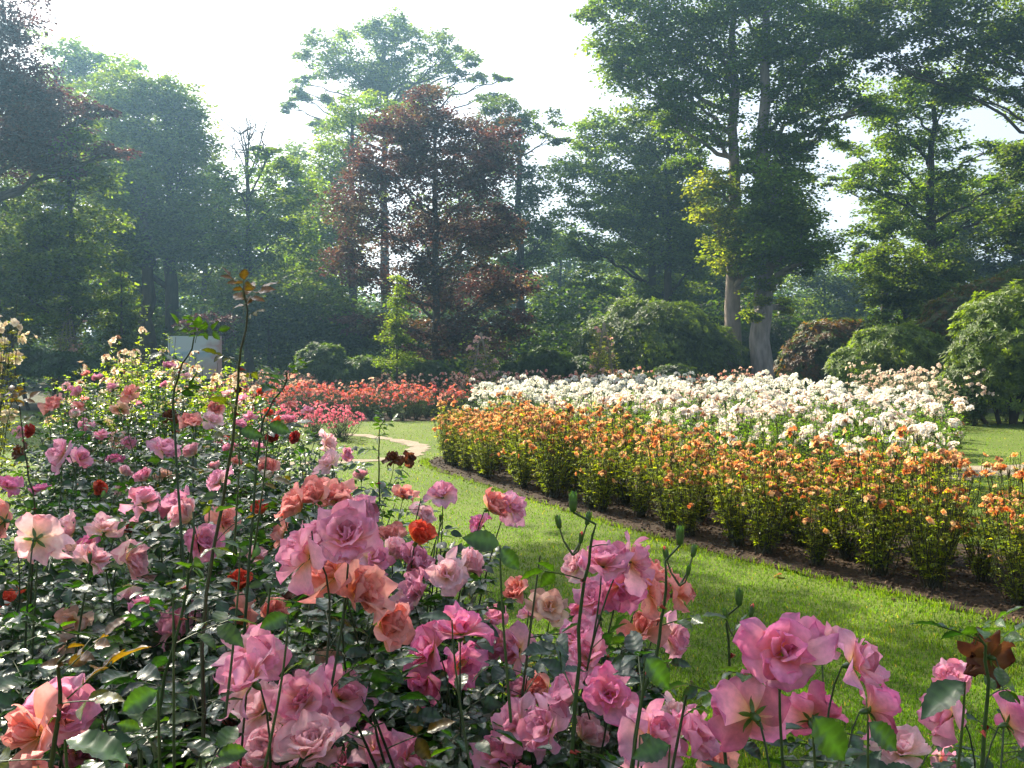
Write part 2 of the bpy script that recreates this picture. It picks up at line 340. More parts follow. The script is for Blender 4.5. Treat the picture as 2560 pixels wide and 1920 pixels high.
# ------------------------------------------------------------------ the near rose bed: flowers seen singly in the photograph
DIR = {'f': (0, -.85, .55), 'u': (0, -.35, 1), 'l': (-.8, -.5, .45), 'r': (.8, -.5, .45), 'b': (.1, .8, .6), 'L': (-1, .1, .15),
       'R': (1, .1, .2), 'd': (0, -.8, -.35), 'B': (-.3, .9, -.1), 'lu': (-.5, -.4, .8), 'ru': (.5, -.4, .8)}
HERO = []
def h(ox, cx, cy, D, d, pal, k=0):
    px, py, D = ox+.2315*cx, 384+.2315*cy, .2315*D
    dep = F*.105/D
    HERO.append((px, py, D, dep, np.array(DIR[d], float), pal, k, P(px, py, dep)))
for a in [
 (20, 590, 170, 'L', 'salmon', 1), (155, 670, 260, 'B', 'pale', 0), (320, 640, 170, 'l', 'pale', 1), (450, 640, 190, 'u', 'pale', 0), (545, 765, 190, 'R', 'pale', 1),
 (1300, 545, 210, 'l', 'salmon', 2), (1500, 670, 310, 'f', 'pink', 2), (1450, 505, 180, 'u', 'salmon', 1), (1540, 900, 300, 'r', 'salmon', 1), (1600, 760, 190, 'r', 'pink', 0),
 (1690, 680, 170, 'u', 'salmon', 2), (1800, 680, 190, 'ru', 'coral', 1), (1910, 490, 165, 'u', 'lilac', 0), (2112, 540, 175, 'r', 'salmon', 2), (2080, 610, 110, 'l', 'rose', 0),
 (1930, 830, 200, 'f', 'pale', 0), (1945, 840, 120, 'f', 'coral', 1), (1745, 490, 115, 'ru', 'salmon', 1), (1820, 575, 120, 'r', 'pale', 1), (820, 590, 200, 'lu', 'pale', 2), (960, 600, 150, 'r', 'salmon', 0),
 (1130, 560, 120, 'u', 'coral', 1), (1040, 880, 165, 'u', 'coral', 1), (1165, 1010, 190, 'r', 'salmon', 2), (760, 1065, 190, 'lu', 'pink', 0), (700, 1210, 170, 'l', 'pale', 0),
 (1090, 1290, 330, 'lu', 'pink', 0), (1310, 1380, 310, 'f', 'pink', 1), (1425, 1220, 190, 'u', 'cream', 0), (1870, 1150, 230, 'l', 'rose', 1), (1990, 1080, 250, 'u', 'rose', 0), (2060, 1180, 170, 'r', 'rose', 2),
 (2140, 1020, 130, 'u', 'pink', 2), (1770, 950, 190, 'l', 'pale', 0), (1360, 1590, 330, 'u', 'pale', 1), (1080, 1660, 300, 'u', 'pink', 1), (1620, 1590, 250, 'ru', 'pink', 0),
 (180, 1520, 330, 'l', 'salmon', 0), (330, 1590, 220, 'r', 'pink', 1), (2150, 1620, 250, 'u', 'pink', 1), (1000, 1490, 170, 'r', 'salmon', 1), (860, 1440, 150, 'L', 'coral', 0),
 (830, 180, 120, 'u', 'salmon', 1), (705, 290, 140, 'ru', 'lilac', 1), (280, 305, 150, 'l', 'lilac', 1), (345, 325, 120, 'r', 'pink', 1), (245, 100, 110, 'lu', 'salmon', 1), (520, 110, 90, 'b', 'cream', 0),
 (565, 45, 90, 'f', 'salmon', 0), (710, 400, 90, 'u', 'cream', 0), (1165, 365, 95, 'f', 'salmon', 1), (1175, 250, 90, 'u', 'red', 0), (1130, 45, 65, 'u', 'coral', 1), (1400, 260, 120, 'R', 'pale', 0),
 (1430, 350, 140, 'lu', 'pale', 0), (1490, 310, 80, 'r', 'pink', 2), (1560, 410, 100, 'u', 'pale', 2), (150, 210, 100, 'l', 'red', 0), (410, 455, 110, 'r', 'coral', 1), (1290, 240, 90, 'l', 'red', 0),
 (1700, 330, 90, 'u', 'dead', 0), (1765, 325, 70, 'r', 'dead', 0), (320, 1020, 180, 'd', 'cream', 0), (50, 940, 150, 'lu', 'coral', 0), (1530, 1440, 190, 'r', 'pink', 1), (640, 825, 120, 'r', 'pale', 0),
 (940, 110, 90, 'f', 'salmon', 1), (440, 230, 80, 'u', 'pink', 1), (1330, 120, 60, 'u', 'pink', 1), (1080, 150, 70, 'u', 'pink', 0), (90, 300, 80, 'l', 'dead', 0), (1260, 100, 60, 'u', 'salmon', 1),
 (1420, 650, 200, 'l', 'pink', 0), (1230, 640, 130, 'L', 'salmon', 0), (560, 640, 100, 'u', 'red', 0)]: h(0, *a)
for a in [
 (390, 790, 250, 'u', 'pink', 2), (590, 900, 210, 'r', 'salmon', 0), (290, 790, 150, 'l', 'pale', 1), (470, 870, 220, 'd', 'rose', 1), (40, 895, 160, 'l', 'salmon', 1), (80, 1000, 110, 'u', 'pink', 1),
 (165, 970, 170, 'f', 'cream', 0), (560, 1080, 210, 'u', 'salmon', 0), (335, 1190, 240, 'lu', 'pink', 1), (420, 1350, 270, 'f', 'rose', 0), (160, 1500, 260, 'l', 'lilac', 0), (600, 1540, 310, 'ru', 'pink', 0),
 (690, 1430, 160, 'r', 'pale', 0), (30, 1150, 180, 'l', 'pink', 0), (150, 1330, 180, 'l', 'salmon', 2), (1170, 1170, 400, 'f', 'rose', 0), (1040, 1430, 360, 'B', 'rose', 1), (1470, 1210, 310, 'r', 'pink', 1),
 (1540, 1410, 290, 'R', 'rose', 1), (1330, 1130, 240, 'b', 'pink', 0), (1290, 1450, 280, 'b', 'rose', 1), (1680, 1600, 260, 'u', 'pale', 0), (1850, 1640, 180, 'r', 'pink', 0), (1900, 1430, 290, 'L', 'pink', 0), (2140, 1470, 260, 'R', 'rose', 2),
 (1900, 1290, 180, 'lu', 'pink', 2), (2060, 1180, 230, 'B', 'dead', 0), (880, 1660, 190, 'u', 'salmon', 0), (300, 960, 130, 'd', 'rose', 1), (20, 1660, 200, 'u', 'pink', 1)]: h(512, *a)
_r = np.random.default_rng(12)
for q in list(HERO):                                           # blooms stand in trusses: fill each large truss with neighbours
    if q[2] < 40 or q[0] > 690 or (q[0] < 110 and q[1] < 600): continue
    for j in range(2 if q[2] > 45 else 1):
        a = _r.uniform(0, 6.28); dx, dy = q[2]*.55*math.cos(a), q[2]*.42*math.sin(a)+q[2]*.12; dep = q[3]*1+_r.uniform(.03, .09)
        if any((q[0]+dx-o[0])**2+(q[1]+dy-o[1])**2 < (q[2]*.3)**2 for o in HERO): continue
        pal = q[5] if _r.random() < .6 else ['pink', 'pale', 'lilac'][int(_r.integers(3))]
        if pal in ('dead', 'cream', 'coral'): pal = 'salmon'
        HERO.append((q[0]+dx, q[1]+dy, q[2]*.85, dep, unit(np.array([math.cos(a)*.8, -.5, .5-math.sin(a)*.6])+_r.normal(0, .3, 3)), pal, int(_r.integers(3)), P(q[0]+dx, q[1]+dy, dep)))
HPX = np.array([[a[0], a[1], a[2], a[3]] for a in HERO])
def keep_leaf(strict):
    def f(X):
        px, py, y = proj(X); ok = y > .42
        for (hx, hy, D, dep) in HPX:
            m = ((px-hx)**2+(py-hy)**2 < (D*.42)**2) & (y < dep+.01) & (y > dep*.25)
            ok &= ~(m & (strict_rng.random(len(px)) < strict))
        return ok
    return f
strict_rng = np.random.default_rng(5)
# tall shoots seen singly: pixel path from the tip down, depth, leaf palette, tip kind
LEAD = [([(243, 289), (241, 345), (237, 400), (225, 480), (201, 592)], 1.25, 'young', 'shoot'),
 ([(573, 512), (571, 545), (565, 600), (558, 708)], 1.02, 'green', 'buds'),
 ([(680, 545), (677, 590), (665, 640), (645, 690)], 1.08, 'green', 'buds'),
 ([(739, 606), (737, 640), (733, 700), (728, 765)], 1.15, 'green', 'buds'),
 ([(385, 420), (384, 440), (383, 470), (381, 520)], 2.4, 'green', 'shoot'),
 ([(12, 396), (17, 430), (25, 470), (33, 510)], 2.2, 'young', 'shoot'),
 ([(66, 655), (66, 700), (60, 760)], .72, 'young', 'shoot'),
 ([(195, 326), (190, 350), (178, 372), (170, 400)], 1.9, 'green', 'shoot'),
 ([(286, 372), (278, 395), (262, 430)], 1.6, 'green', 'shoot'),
 ([(193, 512), (190, 560), (170, 650), (150, 740)], 1.1, 'green', 'shoot'),
 ([(975, 632), (978, 690), (968, 790)], .85, 'green', 'shoot')]
# single large leaves: base pixel, tip pixel, depth, up-facing share
BIGLEAF = [((65, 740), (132, 752), .62, .9), ((158, 690), (118, 712), .72, .25), ((288, 615), (258, 628), 1.0, .2), ((500, 545), (463, 536), 1.1, .3), ((500, 548), (520, 570), 1.1, .2),
 ((813, 715), (850, 765), .8, .15), ((965, 682), (918, 712), .82, .75), ((645, 657), (672, 690), 1.0, .3), ((670, 745), (632, 757), .9, .4), ((868, 722), (902, 752), .82, .3),
 ((173, 598), (140, 590), 1.05, .8), ((240, 548), (222, 538), 1.2, .9), ((640, 735), (660, 748), 1.0, .6), ((452, 620), (420, 612), 1.2, .8), ((268, 424), (290, 432), 1.5, .2), ((240, 430), (262, 436), 1.5, .2)]

BUSHES = [(.42, .98, 1.13), (.04, 1.1, 1.17), (-.42, 1.08, 1.19), (-.78, 1.2, 1.22), (-.08, 1.62, 1.17), (-.55, 1.62, 1.21), (-1.0, 1.72, 1.22), (-.30, 2.2, 1.2), (-.82, 2.25, 1.23), (-1.35, 2.35, 1.18),
 (-.52, 2.9, 1.2), (-1.08, 2.92, 1.27), (-1.62, 3.0, 1.2), (-.78, 3.6, 1.22), (-1.34, 3.6, 1.32), (-1.92, 3.7, 1.25), (-1.08, 4.4, 1.25), (-1.62, 4.4, 1.38), (-2.2, 4.5, 1.3),
 (-1.42, 5.3, 1.3), (-2.0, 5.3, 1.42), (-2.65, 5.4, 1.36), (-1.9, 6.3, 1.34), (-2.5, 6.3, 1.5), (-3.1, 6.4, 1.42)]
def bez(a, b, c, n):
    t = np.linspace(0, 1, n)[:, None]; return (1-t)**2*a+2*t*(1-t)*b+t*t*c
LEAFCOL = {'green': (.013, .034, .013), 'young': (.075, .09, .014), 'red': (.09, .04, .012), 'light': (.05, .09, .016)}
def cane_leaves(rng, path, size, t0, step, pal, L):
    "alternate compound leaves along a path; appended to the list L"
    seg = np.linalg.norm(np.diff(path, axis=0), axis=1); s = np.concatenate([[0], np.cumsum(seg)]); tot = s[-1]
    ss = np.arange(t0*tot, tot*.985, step)+rng.normal(0, step*.2, len(np.arange(t0*tot, tot*.985, step)))
    ph = rng.uniform(0, 6.3)
    for k, q in enumerate(ss):
        p = np.array([np.interp(q, s, path[:, i]) for i in range(3)])
        a = ph+k*2.4; u = rng.uniform(.15, .75)
        dr = np.array([math.cos(a), math.sin(a), u*.8]); fr = q/tot
        sz = size*(1.1-.35*max(0, fr-.7)/.3)*rng.uniform(.75, 1.2)
        c = np.array(LEAFCOL['green'])
        if pal == 'young' and fr > .72: c = np.array(LEAFCOL['young'])*(1-(fr-.72)*1.6)+np.array(LEAFCOL['red'])*(fr-.72)*1.6
        elif pal == 'light': c = np.array(LEAFCOL['light'])
        elif fr > .85 and rng.random() < .5: c = np.array(LEAFCOL['light'])*.8
        elif rng.random() < .04: c = np.array((.10, .06, .01))
        L.append((p, dr, np.array([rng.normal(0, .35), rng.normal(0, .35), 1.]), sz, c*rng.uniform(.7, 1.35)))
def put_leaves(mb, st, L, lod, rng, keep=None):
    if not L: return
    compound(mb, st, np.array([l[0] for l in L]), np.array([l[1] for l in L]), np.array([l[2] for l in L]), np.array([l[3] for l in L]),
             np.array([l[4] for l in L]), lod, rng, keep=keep)
def face_matrix(n, rng):
    n = unit(n); a = unit(np.cross(n, np.array([.3, .5, .2])+rng.normal(0, .5, 3))); b = np.cross(n, a)
    return np.stack([a, b, n], -1)
def add_flower(root, base, X, n, pal, k, sc, rng, cal=True):
    R = face_matrix(n, rng)
    o = link('flower', FL[pal][k % len(FL[pal])], root, M=m4(R, X-base, sc))
    if cal: link('calyx', CALYX[int(rng.integers(3))], o)
    return o
MIXP = ['pink']*6+['salmon']*4+['pale']*6+['lilac']*3+['rose']*2+['coral', 'cream', 'dead']
BUSHLAB = ['rose bush at the lower right with the largest deep pink blooms', 'rose bush at lower middle with pale blooms at the bottom edge',
 'rose bush left of lower middle carrying a close pair of large pink blooms', 'rose bush in bottom left corner with reddish young leaves']
bush_objs = []
own = [[] for _ in BUSHES]; ownl = [[] for _ in BUSHES]; ownb = [[] for _ in BUSHES]
def nearest(X): return int(np.argmin([(b[0]-X[0])**2+(b[1]-X[1])**2*.8 for b in BUSHES]))
for hh in HERO: own[nearest(hh[7])].append(hh)
for l in LEAD: ownl[nearest(P(*l[0][-1], l[1]))].append(l)
for l in BIGLEAF: ownb[nearest(P(*l[0], l[2]))].append(l)
def side_word(px): return 'far left' if px < 130 else 'left' if px < 300 else 'middle left' if px < 420 else 'middle'
for bi, (bx, by, bh) in enumerate(BUSHES):
    rng = np.random.default_rng(100+bi); base = np.array([bx, by, 0.]); lod = 0 if by < 1.75 else 1
    nb, nm = ['a', ''], None
    cols = {}
    for q in own[bi]: cols[q[5]] = cols.get(q[5], 0)+1
    if bi < 4: lab = BUSHLAB[bi]
    else:
        top = sorted(cols, key=lambda c: -cols[c])[:2]
        word = {'pink': 'pink', 'rose': 'deep pink', 'lilac': 'lilac pink', 'pale': 'pale pink', 'salmon': 'salmon', 'coral': 'orange coral', 'red': 'dark red', 'cream': 'cream', 'dead': 'withered brown'}
        row = ['second', 'third', 'fourth', 'fifth', 'sixth', 'seventh', 'last'][max(0, (bi-4)//3)]
        pos = ['rightmost', 'middle', 'leftmost'][(bi-4) % 3]
        lab = '%s rose bush in near bed\'s %s row%s' % (pos, row, (', '+' and '.join(word[c] for c in top)+' blooms') if top else '')
    root = thing('rose_bush', lab, 'rose bush', base, 'rose bushes in the near bed')
    bush_objs.append(root)
    st, lf = MB(), MB(); L = []
    tips = []
    for q in own[bi]:
        X = q[7]; n = unit(q[4]+rng.normal(0, .08, 3)); sc = rng.uniform(.95, 1.08)
        add_flower(root, base, X, n, q[5], q[6], sc, rng)
        nk = X-n*.016*sc; joint = X-n*.05-np.array([0, 0, .05])
        j2 = joint+(base-joint)*np.array([.15, .15, 0])-np.array([0, 0, .16])
        path = np.concatenate([bez(base+rng.normal(0, .04, 3)*[1, 1, 0], base+rng.normal(0, .09, 3)+np.array([(X[0]-bx)*.3, (X[1]-by)*.3, X[2]*.55]), j2, 8)[:-1], bez(j2, joint, nk, 6)])
        tube(st, path-base, np.interp(np.arange(len(path)), [0, 7, len(path)-1], [.004, .0022, .0013]), 6, np.array((.032, .05, .02))*rng.uniform(.8, 1.2))
        cane_leaves(rng, path[:-3], .050, .35, .04, 'green', L)
        for kk in range(7 if by < 2.5 else 3):
            a = rng.uniform(0, 6.3); q_ = path[-4]-np.array([0, 0, .035*kk+.01]); L.append((q_, np.array([math.cos(a), math.sin(a), .35]), np.array([rng.normal(0, .3), rng.normal(0, .3), 1.]), .046*rng.uniform(.8, 1.15), np.array(LEAFCOL['green'])*rng.uniform(.8, 1.6)))
    for (pp, dep, pal, kind) in ownl[bi]:
        pts = np.array([P(a, b, dep+i*.015) for i, (a, b) in enumerate(pp)])[::-1]
        path = np.concatenate([bez(base, base+(pts[0]-base)*[.4, .4, .5], pts[0], 6)[:-1], pts])
        # smooth it
        s = np.linspace(0, 1, len(path)); s2 = np.linspace(0, 1, 26); path = np.stack([np.interp(s2, s, path[:, i]) for i in range(3)], -1)
        path[1:-1] = (path[:-2]+path[1:-1]+path[2:])/3; path[4:-1] += np.cumsum(rng.normal(0, .0022, (21, 3)), 0)*[1, 1, 0]
        tube(st, path-base, np.linspace(.0046, .0013, 26), 7, (.045, .045, .02) if pal == 'young' else (.032, .055, .02))
        L2 = []; cane_leaves(rng, path, .028 if pal == 'young' else .044, .35, .05 if pal != 'young' else .045, pal, L2); L += L2
        for k in range(9):                                      # thorns
            q = path[int(rng.integers(8, 22))]+rng.normal(0, .002, 3); a = rng.uniform(0, 6.3); dv = np.array([math.cos(a), math.sin(a), -.25])*.009
            tube(st, [q-base, q-base+dv*.5, q-base+dv], [.003, .0014, .0002], 4, (.28, .03, .02))
        tip = path[-1]
        if kind == 'buds':
            for k in range(4):
                off = np.array([[0, 0, 0], [.016, .004, -.016], [-.015, .003, -.02], [.008, -.008, -.035]][k])
                if k: tube(st, [tip-base+[0, 0, -.05], tip-base+off*.7+[0, 0, -.02], tip-base+off], [.0016, .0012, .001], 5, (.06, .07, .03))
                R = face_matrix(unit(off*np.array([1, 1, 0])*14+[0, 0, 1]), rng)
                link('bud', BUD[int(rng.integers(3))], root, M=m4(R, tip+off-base, [.72, .5, .5, .4][k]))
        else:
            for k in range(4):                                  # unfolding young leaves at the tip
                a = rng.uniform(0, 6.3); L.append((tip-[0, 0, .012*k], np.array([math.cos(a), math.sin(a), 1.0]), np.array([-math.cos(a), -math.sin(a), .6]), .02+.004*k, np.array(LEAFCOL['red' if pal == 'young' else 'light'])))
    # ordinary canes that fill the bush
    nt_ = 38 if by < 2.6 else 32 if by < 4 else 28; bh += .06
    for k in range(nt_):
        a = rng.uniform(0, 6.3); r = .40*math.sqrt(rng.random()); hz_ = bh*(1-.25*(r/.40)**2)+rng.normal(0, .05)-.04
        X = np.array([bx+r*math.cos(a), by+r*math.sin(a)*.9, hz_])
        if bi == 0: X[2] -= .06
        px, py, y = proj(X)
        if np.any(((HPX[:, 0]-px)**2+(HPX[:, 1]-py)**2 < (HPX[:, 2]*.62)**2) & (HPX[:, 3] > y)): continue      # no shoot grows through a bloom
        path = bez(base+rng.normal(0, .04, 3)*[1, 1, 0], base+np.array([(X[0]-bx)*.5, (X[1]-by)*.5, X[2]*.6]), X, 12)
        if rng.random() < .3: tube(st, path-base, np.linspace(.005, .0018, 12), 5, np.array((.05, .07, .025))*rng.uniform(.7, 1.2))
        cane_leaves(rng, path, (.052 if by < 3 else .047)*rng.uniform(.85, 1.15), .38, .05, 'green', L)
        if by > 1.9 and rng.random() < .24 and not np.any((HPX[:, 0]-px)**2+(HPX[:, 1]-py)**2 < (HPX[:, 2]*.5+5)**2):
            n = unit(np.array([rng.normal(0, .5), rng.normal(-.25, .5), 1.]))
            add_flower(root, base, X+[0, 0, .02], n, MIXP[int(rng.integers(len(MIXP)))], int(rng.integers(4)), rng.uniform(.75, .95), rng)
        elif rng.random() < .12:
            link('bud', BUD[int(rng.integers(3))], root, M=m4(face_matrix(np.array([0, 0, 1.])+rng.normal(0, .25, 3), rng), X-base, .6))
    for (b0, b1, dep, upf) in ownb[bi]:
        A, B = P(*b0, dep), P(*b1, dep-.005); Ln = np.linalg.norm(B-A)
        upv = np.array([0, -(1-upf), upf+.05])
        R = frames((B-A)[None], upv[None])[0]
        T, Fc = LF[0][0]
        lf.stamp(T, Fc, (R*Ln)[None], (A-base)[None], (np.array([[.03, .06, .02]])[:, None]*leafshade(len(T), 5)[None, :, None]))
        dn = A+(base-A)*[.25, .25, .0]-[0, 0, .22]
        tube(st, bez(dn-base, A-base-[0, 0, .06], A-base, 6), np.linspace(.002, .001, 6), 5, (.05, .07, .025))
    Lp = [(l[0]-base,)+l[1:] for l in L]
    kf = keep_leaf(.93)
    put_leaves(lf, st, Lp, lod, rng, keep=lambda X: kf(X+base))
    lf.build('foliage', M_ROSELEAF, root); st.build('stems', M_STEM, root)

# ------------------------------------------------------------------ ground, paths, beds
def ragged(poly, amp, rng, step=.25):
    out = []
    for i in range(len(poly)):
        a, b = np.array(poly[i], float), np.array(poly[(i+1) % len(poly)], float)
        n = max(1, int(np.linalg.norm(b-a)/step))
        for k in range(n): out.append(a+(b-a)*k/n+(rng.normal(0, amp, 2) if k else rng.normal(0, amp, 2)))
    return np.array(out)
def catmull(pts, n=8):
    pts = [np.array(p, float) for p in pts]; P_ = [2*pts[0]-pts[1]]+pts+[2*pts[-1]-pts[-2]]; out = []
    for i in range(1, len(P_)-2):
        for k in range(n):
            t = k/n; a, b, c, d = P_[i-1:i+3]
            out.append(.5*((2*b)+(-a+c)*t+(2*a-5*b+4*c-d)*t*t+(-a+3*b-3*c+d)*t**3))
    out.append(pts[-1]); return np.array(out)
def sheet(name, poly, z, mat, col):
    import bmesh
    bm = bmesh.new(); vs = [bm.verts.new((p[0], p[1], z)) for p in poly]; f = bm.faces.new(vs); bmesh.ops.triangulate(bm, faces=[f])
    me = bpy.data.meshes.new(name); bm.to_mesh(me); bm.free(); me.materials.append(mat)
    if me.polygons and me.polygons[0].normal.z < 0: me.flip_normals()
    return struct(link(name, me))
def inside(poly, X):
    x, y = X[:, 0], X[:, 1]; r = np.zeros(len(X), bool); n = len(poly)
    for i in range(n):
        a, b = poly[i], poly[(i+1) % n]
        c = ((a[1] > y) != (b[1] > y))
        with np.errstate(divide='ignore', invalid='ignore'): r ^= c & (x < (b[0]-a[0])*(y-a[1])/(b[1]-a[1]+1e-12)+a[0])
    return r
rg = np.random.default_rng(3)
M_LAWN = ground_mat('lawn', (.075, .11, .014), (.12, .155, .022), (.035, .06, .01), .5, 45)
M_SOIL = ground_mat('soil', (.030, .018, .011), (.055, .033, .02), (.012, .008, .006), 3, 40, 1.0)
M_PATH = ground_mat('gravel', (.24, .19, .14), (.31, .25, .19), (.15, .12, .085), 2, 90, .5)
M_LITTER = ground_mat('leaf_litter', (.03, .028, .012), (.05, .05, .015), (.02, .03, .008), .6, 12, .8)
n = 60; gx, gy = np.linspace(-260, 260, n), np.linspace(-30, 420, n)
mb = MB(); XX, YY = np.meshgrid(gx, gy, indexing='ij'); mb.add(np.stack([XX, YY, 0*XX], -1).reshape(-1, 3), [grid_faces(n, n)[:, ::-1]], (1, 1, 1))
struct(mb.build('ground', M_LAWN))
# the edge of the big oval bed (front), measured on the ground
FRONT = catmull([(-.75, 15.2), (-1.25, 14.0), (-1.15, 12.9), (-.15, 10.7), (.8, 8.85), (1.5, 7.45), (2.3, 6.35), (2.85, 5.6), (3.6, 4.4), (4.6, 2.9)])
tg = unit(np.gradient(FRONT, axis=0)); NRM = np.stack([-tg[:, 1], tg[:, 0]], -1)   # into the bed
NRM = NRM*np.sign((NRM*np.array([.88, .48])).sum(1, keepdims=True))
back = (FRONT+NRM*1.75)[::-1]
SOIL1 = np.concatenate([FRONT, [(6.0, 3.4)], back])
SOIL1 = ragged(FRONT.tolist()+[(6.2, 3.6), (4.9, 6.1), (4.0, 7.4)], .035, rg)
WHITE = [(-.2, 14.9), (.9, 12.2), (2.2, 9.9), (3.45, 7.9), (4.6, 9.4), (6.2, 12.8), (8.3, 17), (9.4, 21), (7.5, 26), (2.5, 28), (-1.2, 25.5), (-.9, 19)]
SOIL_ORANGE = sheet('soil', SOIL1, .008, M_SOIL, None); SOIL_ORANGE['label'] = 'dark soil under the orange roses'
SOIL_W = ragged(WHITE, .06, rg, .6); sheet('soil', SOIL_W, .004, M_SOIL, None)
RED = [(-8.6, 22.4), (-5, 22.3), (-1.0, 22.5), (-.9, 25.5), (-4, 25.8), (-8.6, 25.6)]
SOIL_R = ragged(RED, .06, rg, .6); sheet('soil', SOIL_R, .004, M_SOIL, None)
NEARBED = [(.75, .5), (.68, 1.2), (.28, 1.75), (-.05, 2.5), (-.42, 3.6), (-.75, 4.7), (-1.2, 6.0), (-1.8, 7.6), (-2.3, 8.9), (-4.3, 8.9), (-3.6, 6.4), (-2.7, 4.5), (-2.0, 3), (-1.7, 1.5), (-1.6, .3), (0, .3)]
SOIL_N = ragged(NEARBED, .03, rg, .3); sheet('soil', SOIL_N, .004, M_SOIL, None)
def strip(pts, wd, rng, amp=.12):
    c = catmull(pts); t = unit(np.gradient(c, axis=0)); nn = np.stack([-t[:, 1], t[:, 0]], -1)
    w1 = wd/2+rng.normal(0, amp, len(c)); w2 = wd/2+rng.normal(0, amp, len(c))
    return np.concatenate([c+nn*w1[:, None], (c-nn*w2[:, None])[::-1]])
PATHS = [strip([(-4.2, 18.6), (-3.3, 18.4), (-2.3, 17.3), (-1.75, 16.2), (-1.65, 15.2), (-1.8, 14.2), (-2.8, 13.5), (-4.6, 13.4), (-6.5, 13.9)], .34, rg, .05),
         strip([(5.6, 12.0), (6.6, 12.5), (8.2, 12.9), (10, 13.0), (13, 12.6)], 1.0, rg, .05)]
for k, p in enumerate(PATHS): sheet('path', p, .006, M_PATH, None)['label'] = ['sandy path curving round the end of the oval bed', 'sandy path at the right edge'][k]
LITTER = ragged([(-70, 27.5), (-30, 27), (-12, 27.2), (0, 29), (12, 30), (14, 25), (40, 25), (120, 40), (120, 200), (-120, 200)], .3, rg, 2.5)
sheet('woodland_floor', LITTER, .005, M_LITTER, None)

# lawn blades, thinning with distance
NB = 330000
px = rg.uniform(-90, 1110, NB); py = rg.uniform(412, 900, NB)
v = (CY-py)/F; y_, z_ = cp+v*sp_, v*cp-sp_; t = -H/z_; X = np.stack([(px-CX)/F*t, y_*t, 0*t], -1)
bad = np.zeros(NB, bool)
for poly in (SOIL1, SOIL_W, SOIL_R, SOIL_N, *PATHS): bad |= inside(poly, X)
X = X[~bad & (X[:, 1] < 30)]; m = len(X)
clump = np.sin(X[:, 0]*1.7+np.sin(X[:, 1]*1.3)*2)*np.sin(X[:, 1]*.9+X[:, 0]*.6)
hh = .019*rg.uniform(.5, 1.5, m)*(1+.25*clump); wd = .0022+.00055*X[:, 1]
a = rg.uniform(0, 6.283, m); b = rg.uniform(0, 6.283, m); ln = rg.uniform(.1, .9, m)*hh
sx = np.stack([np.cos(a)*wd, np.sin(a)*wd, 0*a], -1)*.5; mid = np.stack([np.cos(b)*ln*.3, np.sin(b)*ln*.3, hh*.6], -1); top = np.stack([np.cos(b)*ln, np.sin(b)*ln, hh], -1)
V = np.stack([X-sx, X+sx, X+mid+sx*.8, X+mid-sx*.8, X+top], 1).reshape(-1, 3)
o = np.arange(m)[:, None]*5
col = np.array([.050, .118, .013])*rg.uniform(.6, 1.5, (m, 1))+np.array([.035, .025, .004])*np.clip(clump+rg.normal(0, .6, m), 0, 2)[:, None]
col[rg.random(m) < .012] = (.24, .21, .09)  # a few pale dry blades; dew sparkle put into the blade colour
mb = MB(); mb.add(V, [o+np.array([[0, 1, 2, 3]]), o+np.array([[3, 2, 4]])], np.repeat(col, 5, 0))
tag(mb.build('grass', M_GRASS, smooth=False), 'mown green grass blades of the lawn between the rose beds', 'grass', kind='stuff')
# longer uncut tufts along the bed edge
mb = MB(); E = FRONT[(FRONT[:, 1] < 14)]
idx = rg.integers(0, len(E)-1, 2600); tt = rg.random((2600, 1)); X = E[idx]*(1-tt)+E[idx+1]*tt-NRM[idx]*np.abs(rg.normal(0, .07, (2600, 1)))+rg.normal(0, .02, (2600, 2))
m = len(X); X = np.concatenate([X, np.zeros((m, 1))], 1); hh = rg.uniform(.02, .065, m); a = rg.uniform(0, 6.28, m); b = rg.uniform(0, 6.28, m)
sx = np.stack([np.cos(a), np.sin(a), 0*a], -1)*.003; ln = hh*rg.uniform(.2, .8, m)
mid = np.stack([np.cos(b)*ln*.3, np.sin(b)*ln*.3, hh*.6], -1); top = np.stack([np.cos(b)*ln, np.sin(b)*ln, hh], -1)
V = np.stack([X-sx, X+sx, X+mid+sx*.8, X+mid-sx*.8, X+top], 1).reshape(-1, 3); o = np.arange(m)[:, None]*5
mb.add(V, [o+np.array([[0, 1, 2, 3]]), o+np.array([[3, 2, 4]])], np.repeat(np.array([.07, .13, .015])*rg.uniform(.7, 1.3, (m, 1)), 5, 0))
tag(mb.build('long_grass', M_GRASS, smooth=False), 'longer uncut grass tufts fringing the edge of the soil', 'grass', kind='stuff')
# bark crumbs and clods on the soil strip
mb = MB(); NC = 5200; k = rg.integers(0, len(FRONT)-1, NC); X = FRONT[k]+NRM[k]*rg.uniform(-.02, 1.6, (NC, 1))+rg.normal(0, .08, (NC, 2))
TC = np.array([[-.5, -.35, 0], [.5, -.4, 0], [.45, .4, 0], [-.4, .45, 0], [-.3, -.2, .5], [.3, -.2, .55], [.25, .25, .45], [-.2, .2, .5]]); FC = np.array([[4, 5, 6, 7], [0, 1, 5, 4], [1, 2, 6, 5], [2, 3, 7, 6], [3, 0, 4, 7]])
sz = rg.uniform(.008, .035, NC); MM = rotz(rg.uniform(0, 6.28, NC))*sz[:, None, None]
mb.stamp(TC, FC, MM, np.concatenate([X, np.full((NC, 1), .006)], 1), np.array([.05, .03, .018])*rg.uniform(.4, 2.2, (NC, 1)))
tag(mb.build('soil_clods', solid('clod', .95, 40), smooth=False), 'crumbly brown clods of earth and bark scattered over the soil strip', 'soil', kind='stuff')
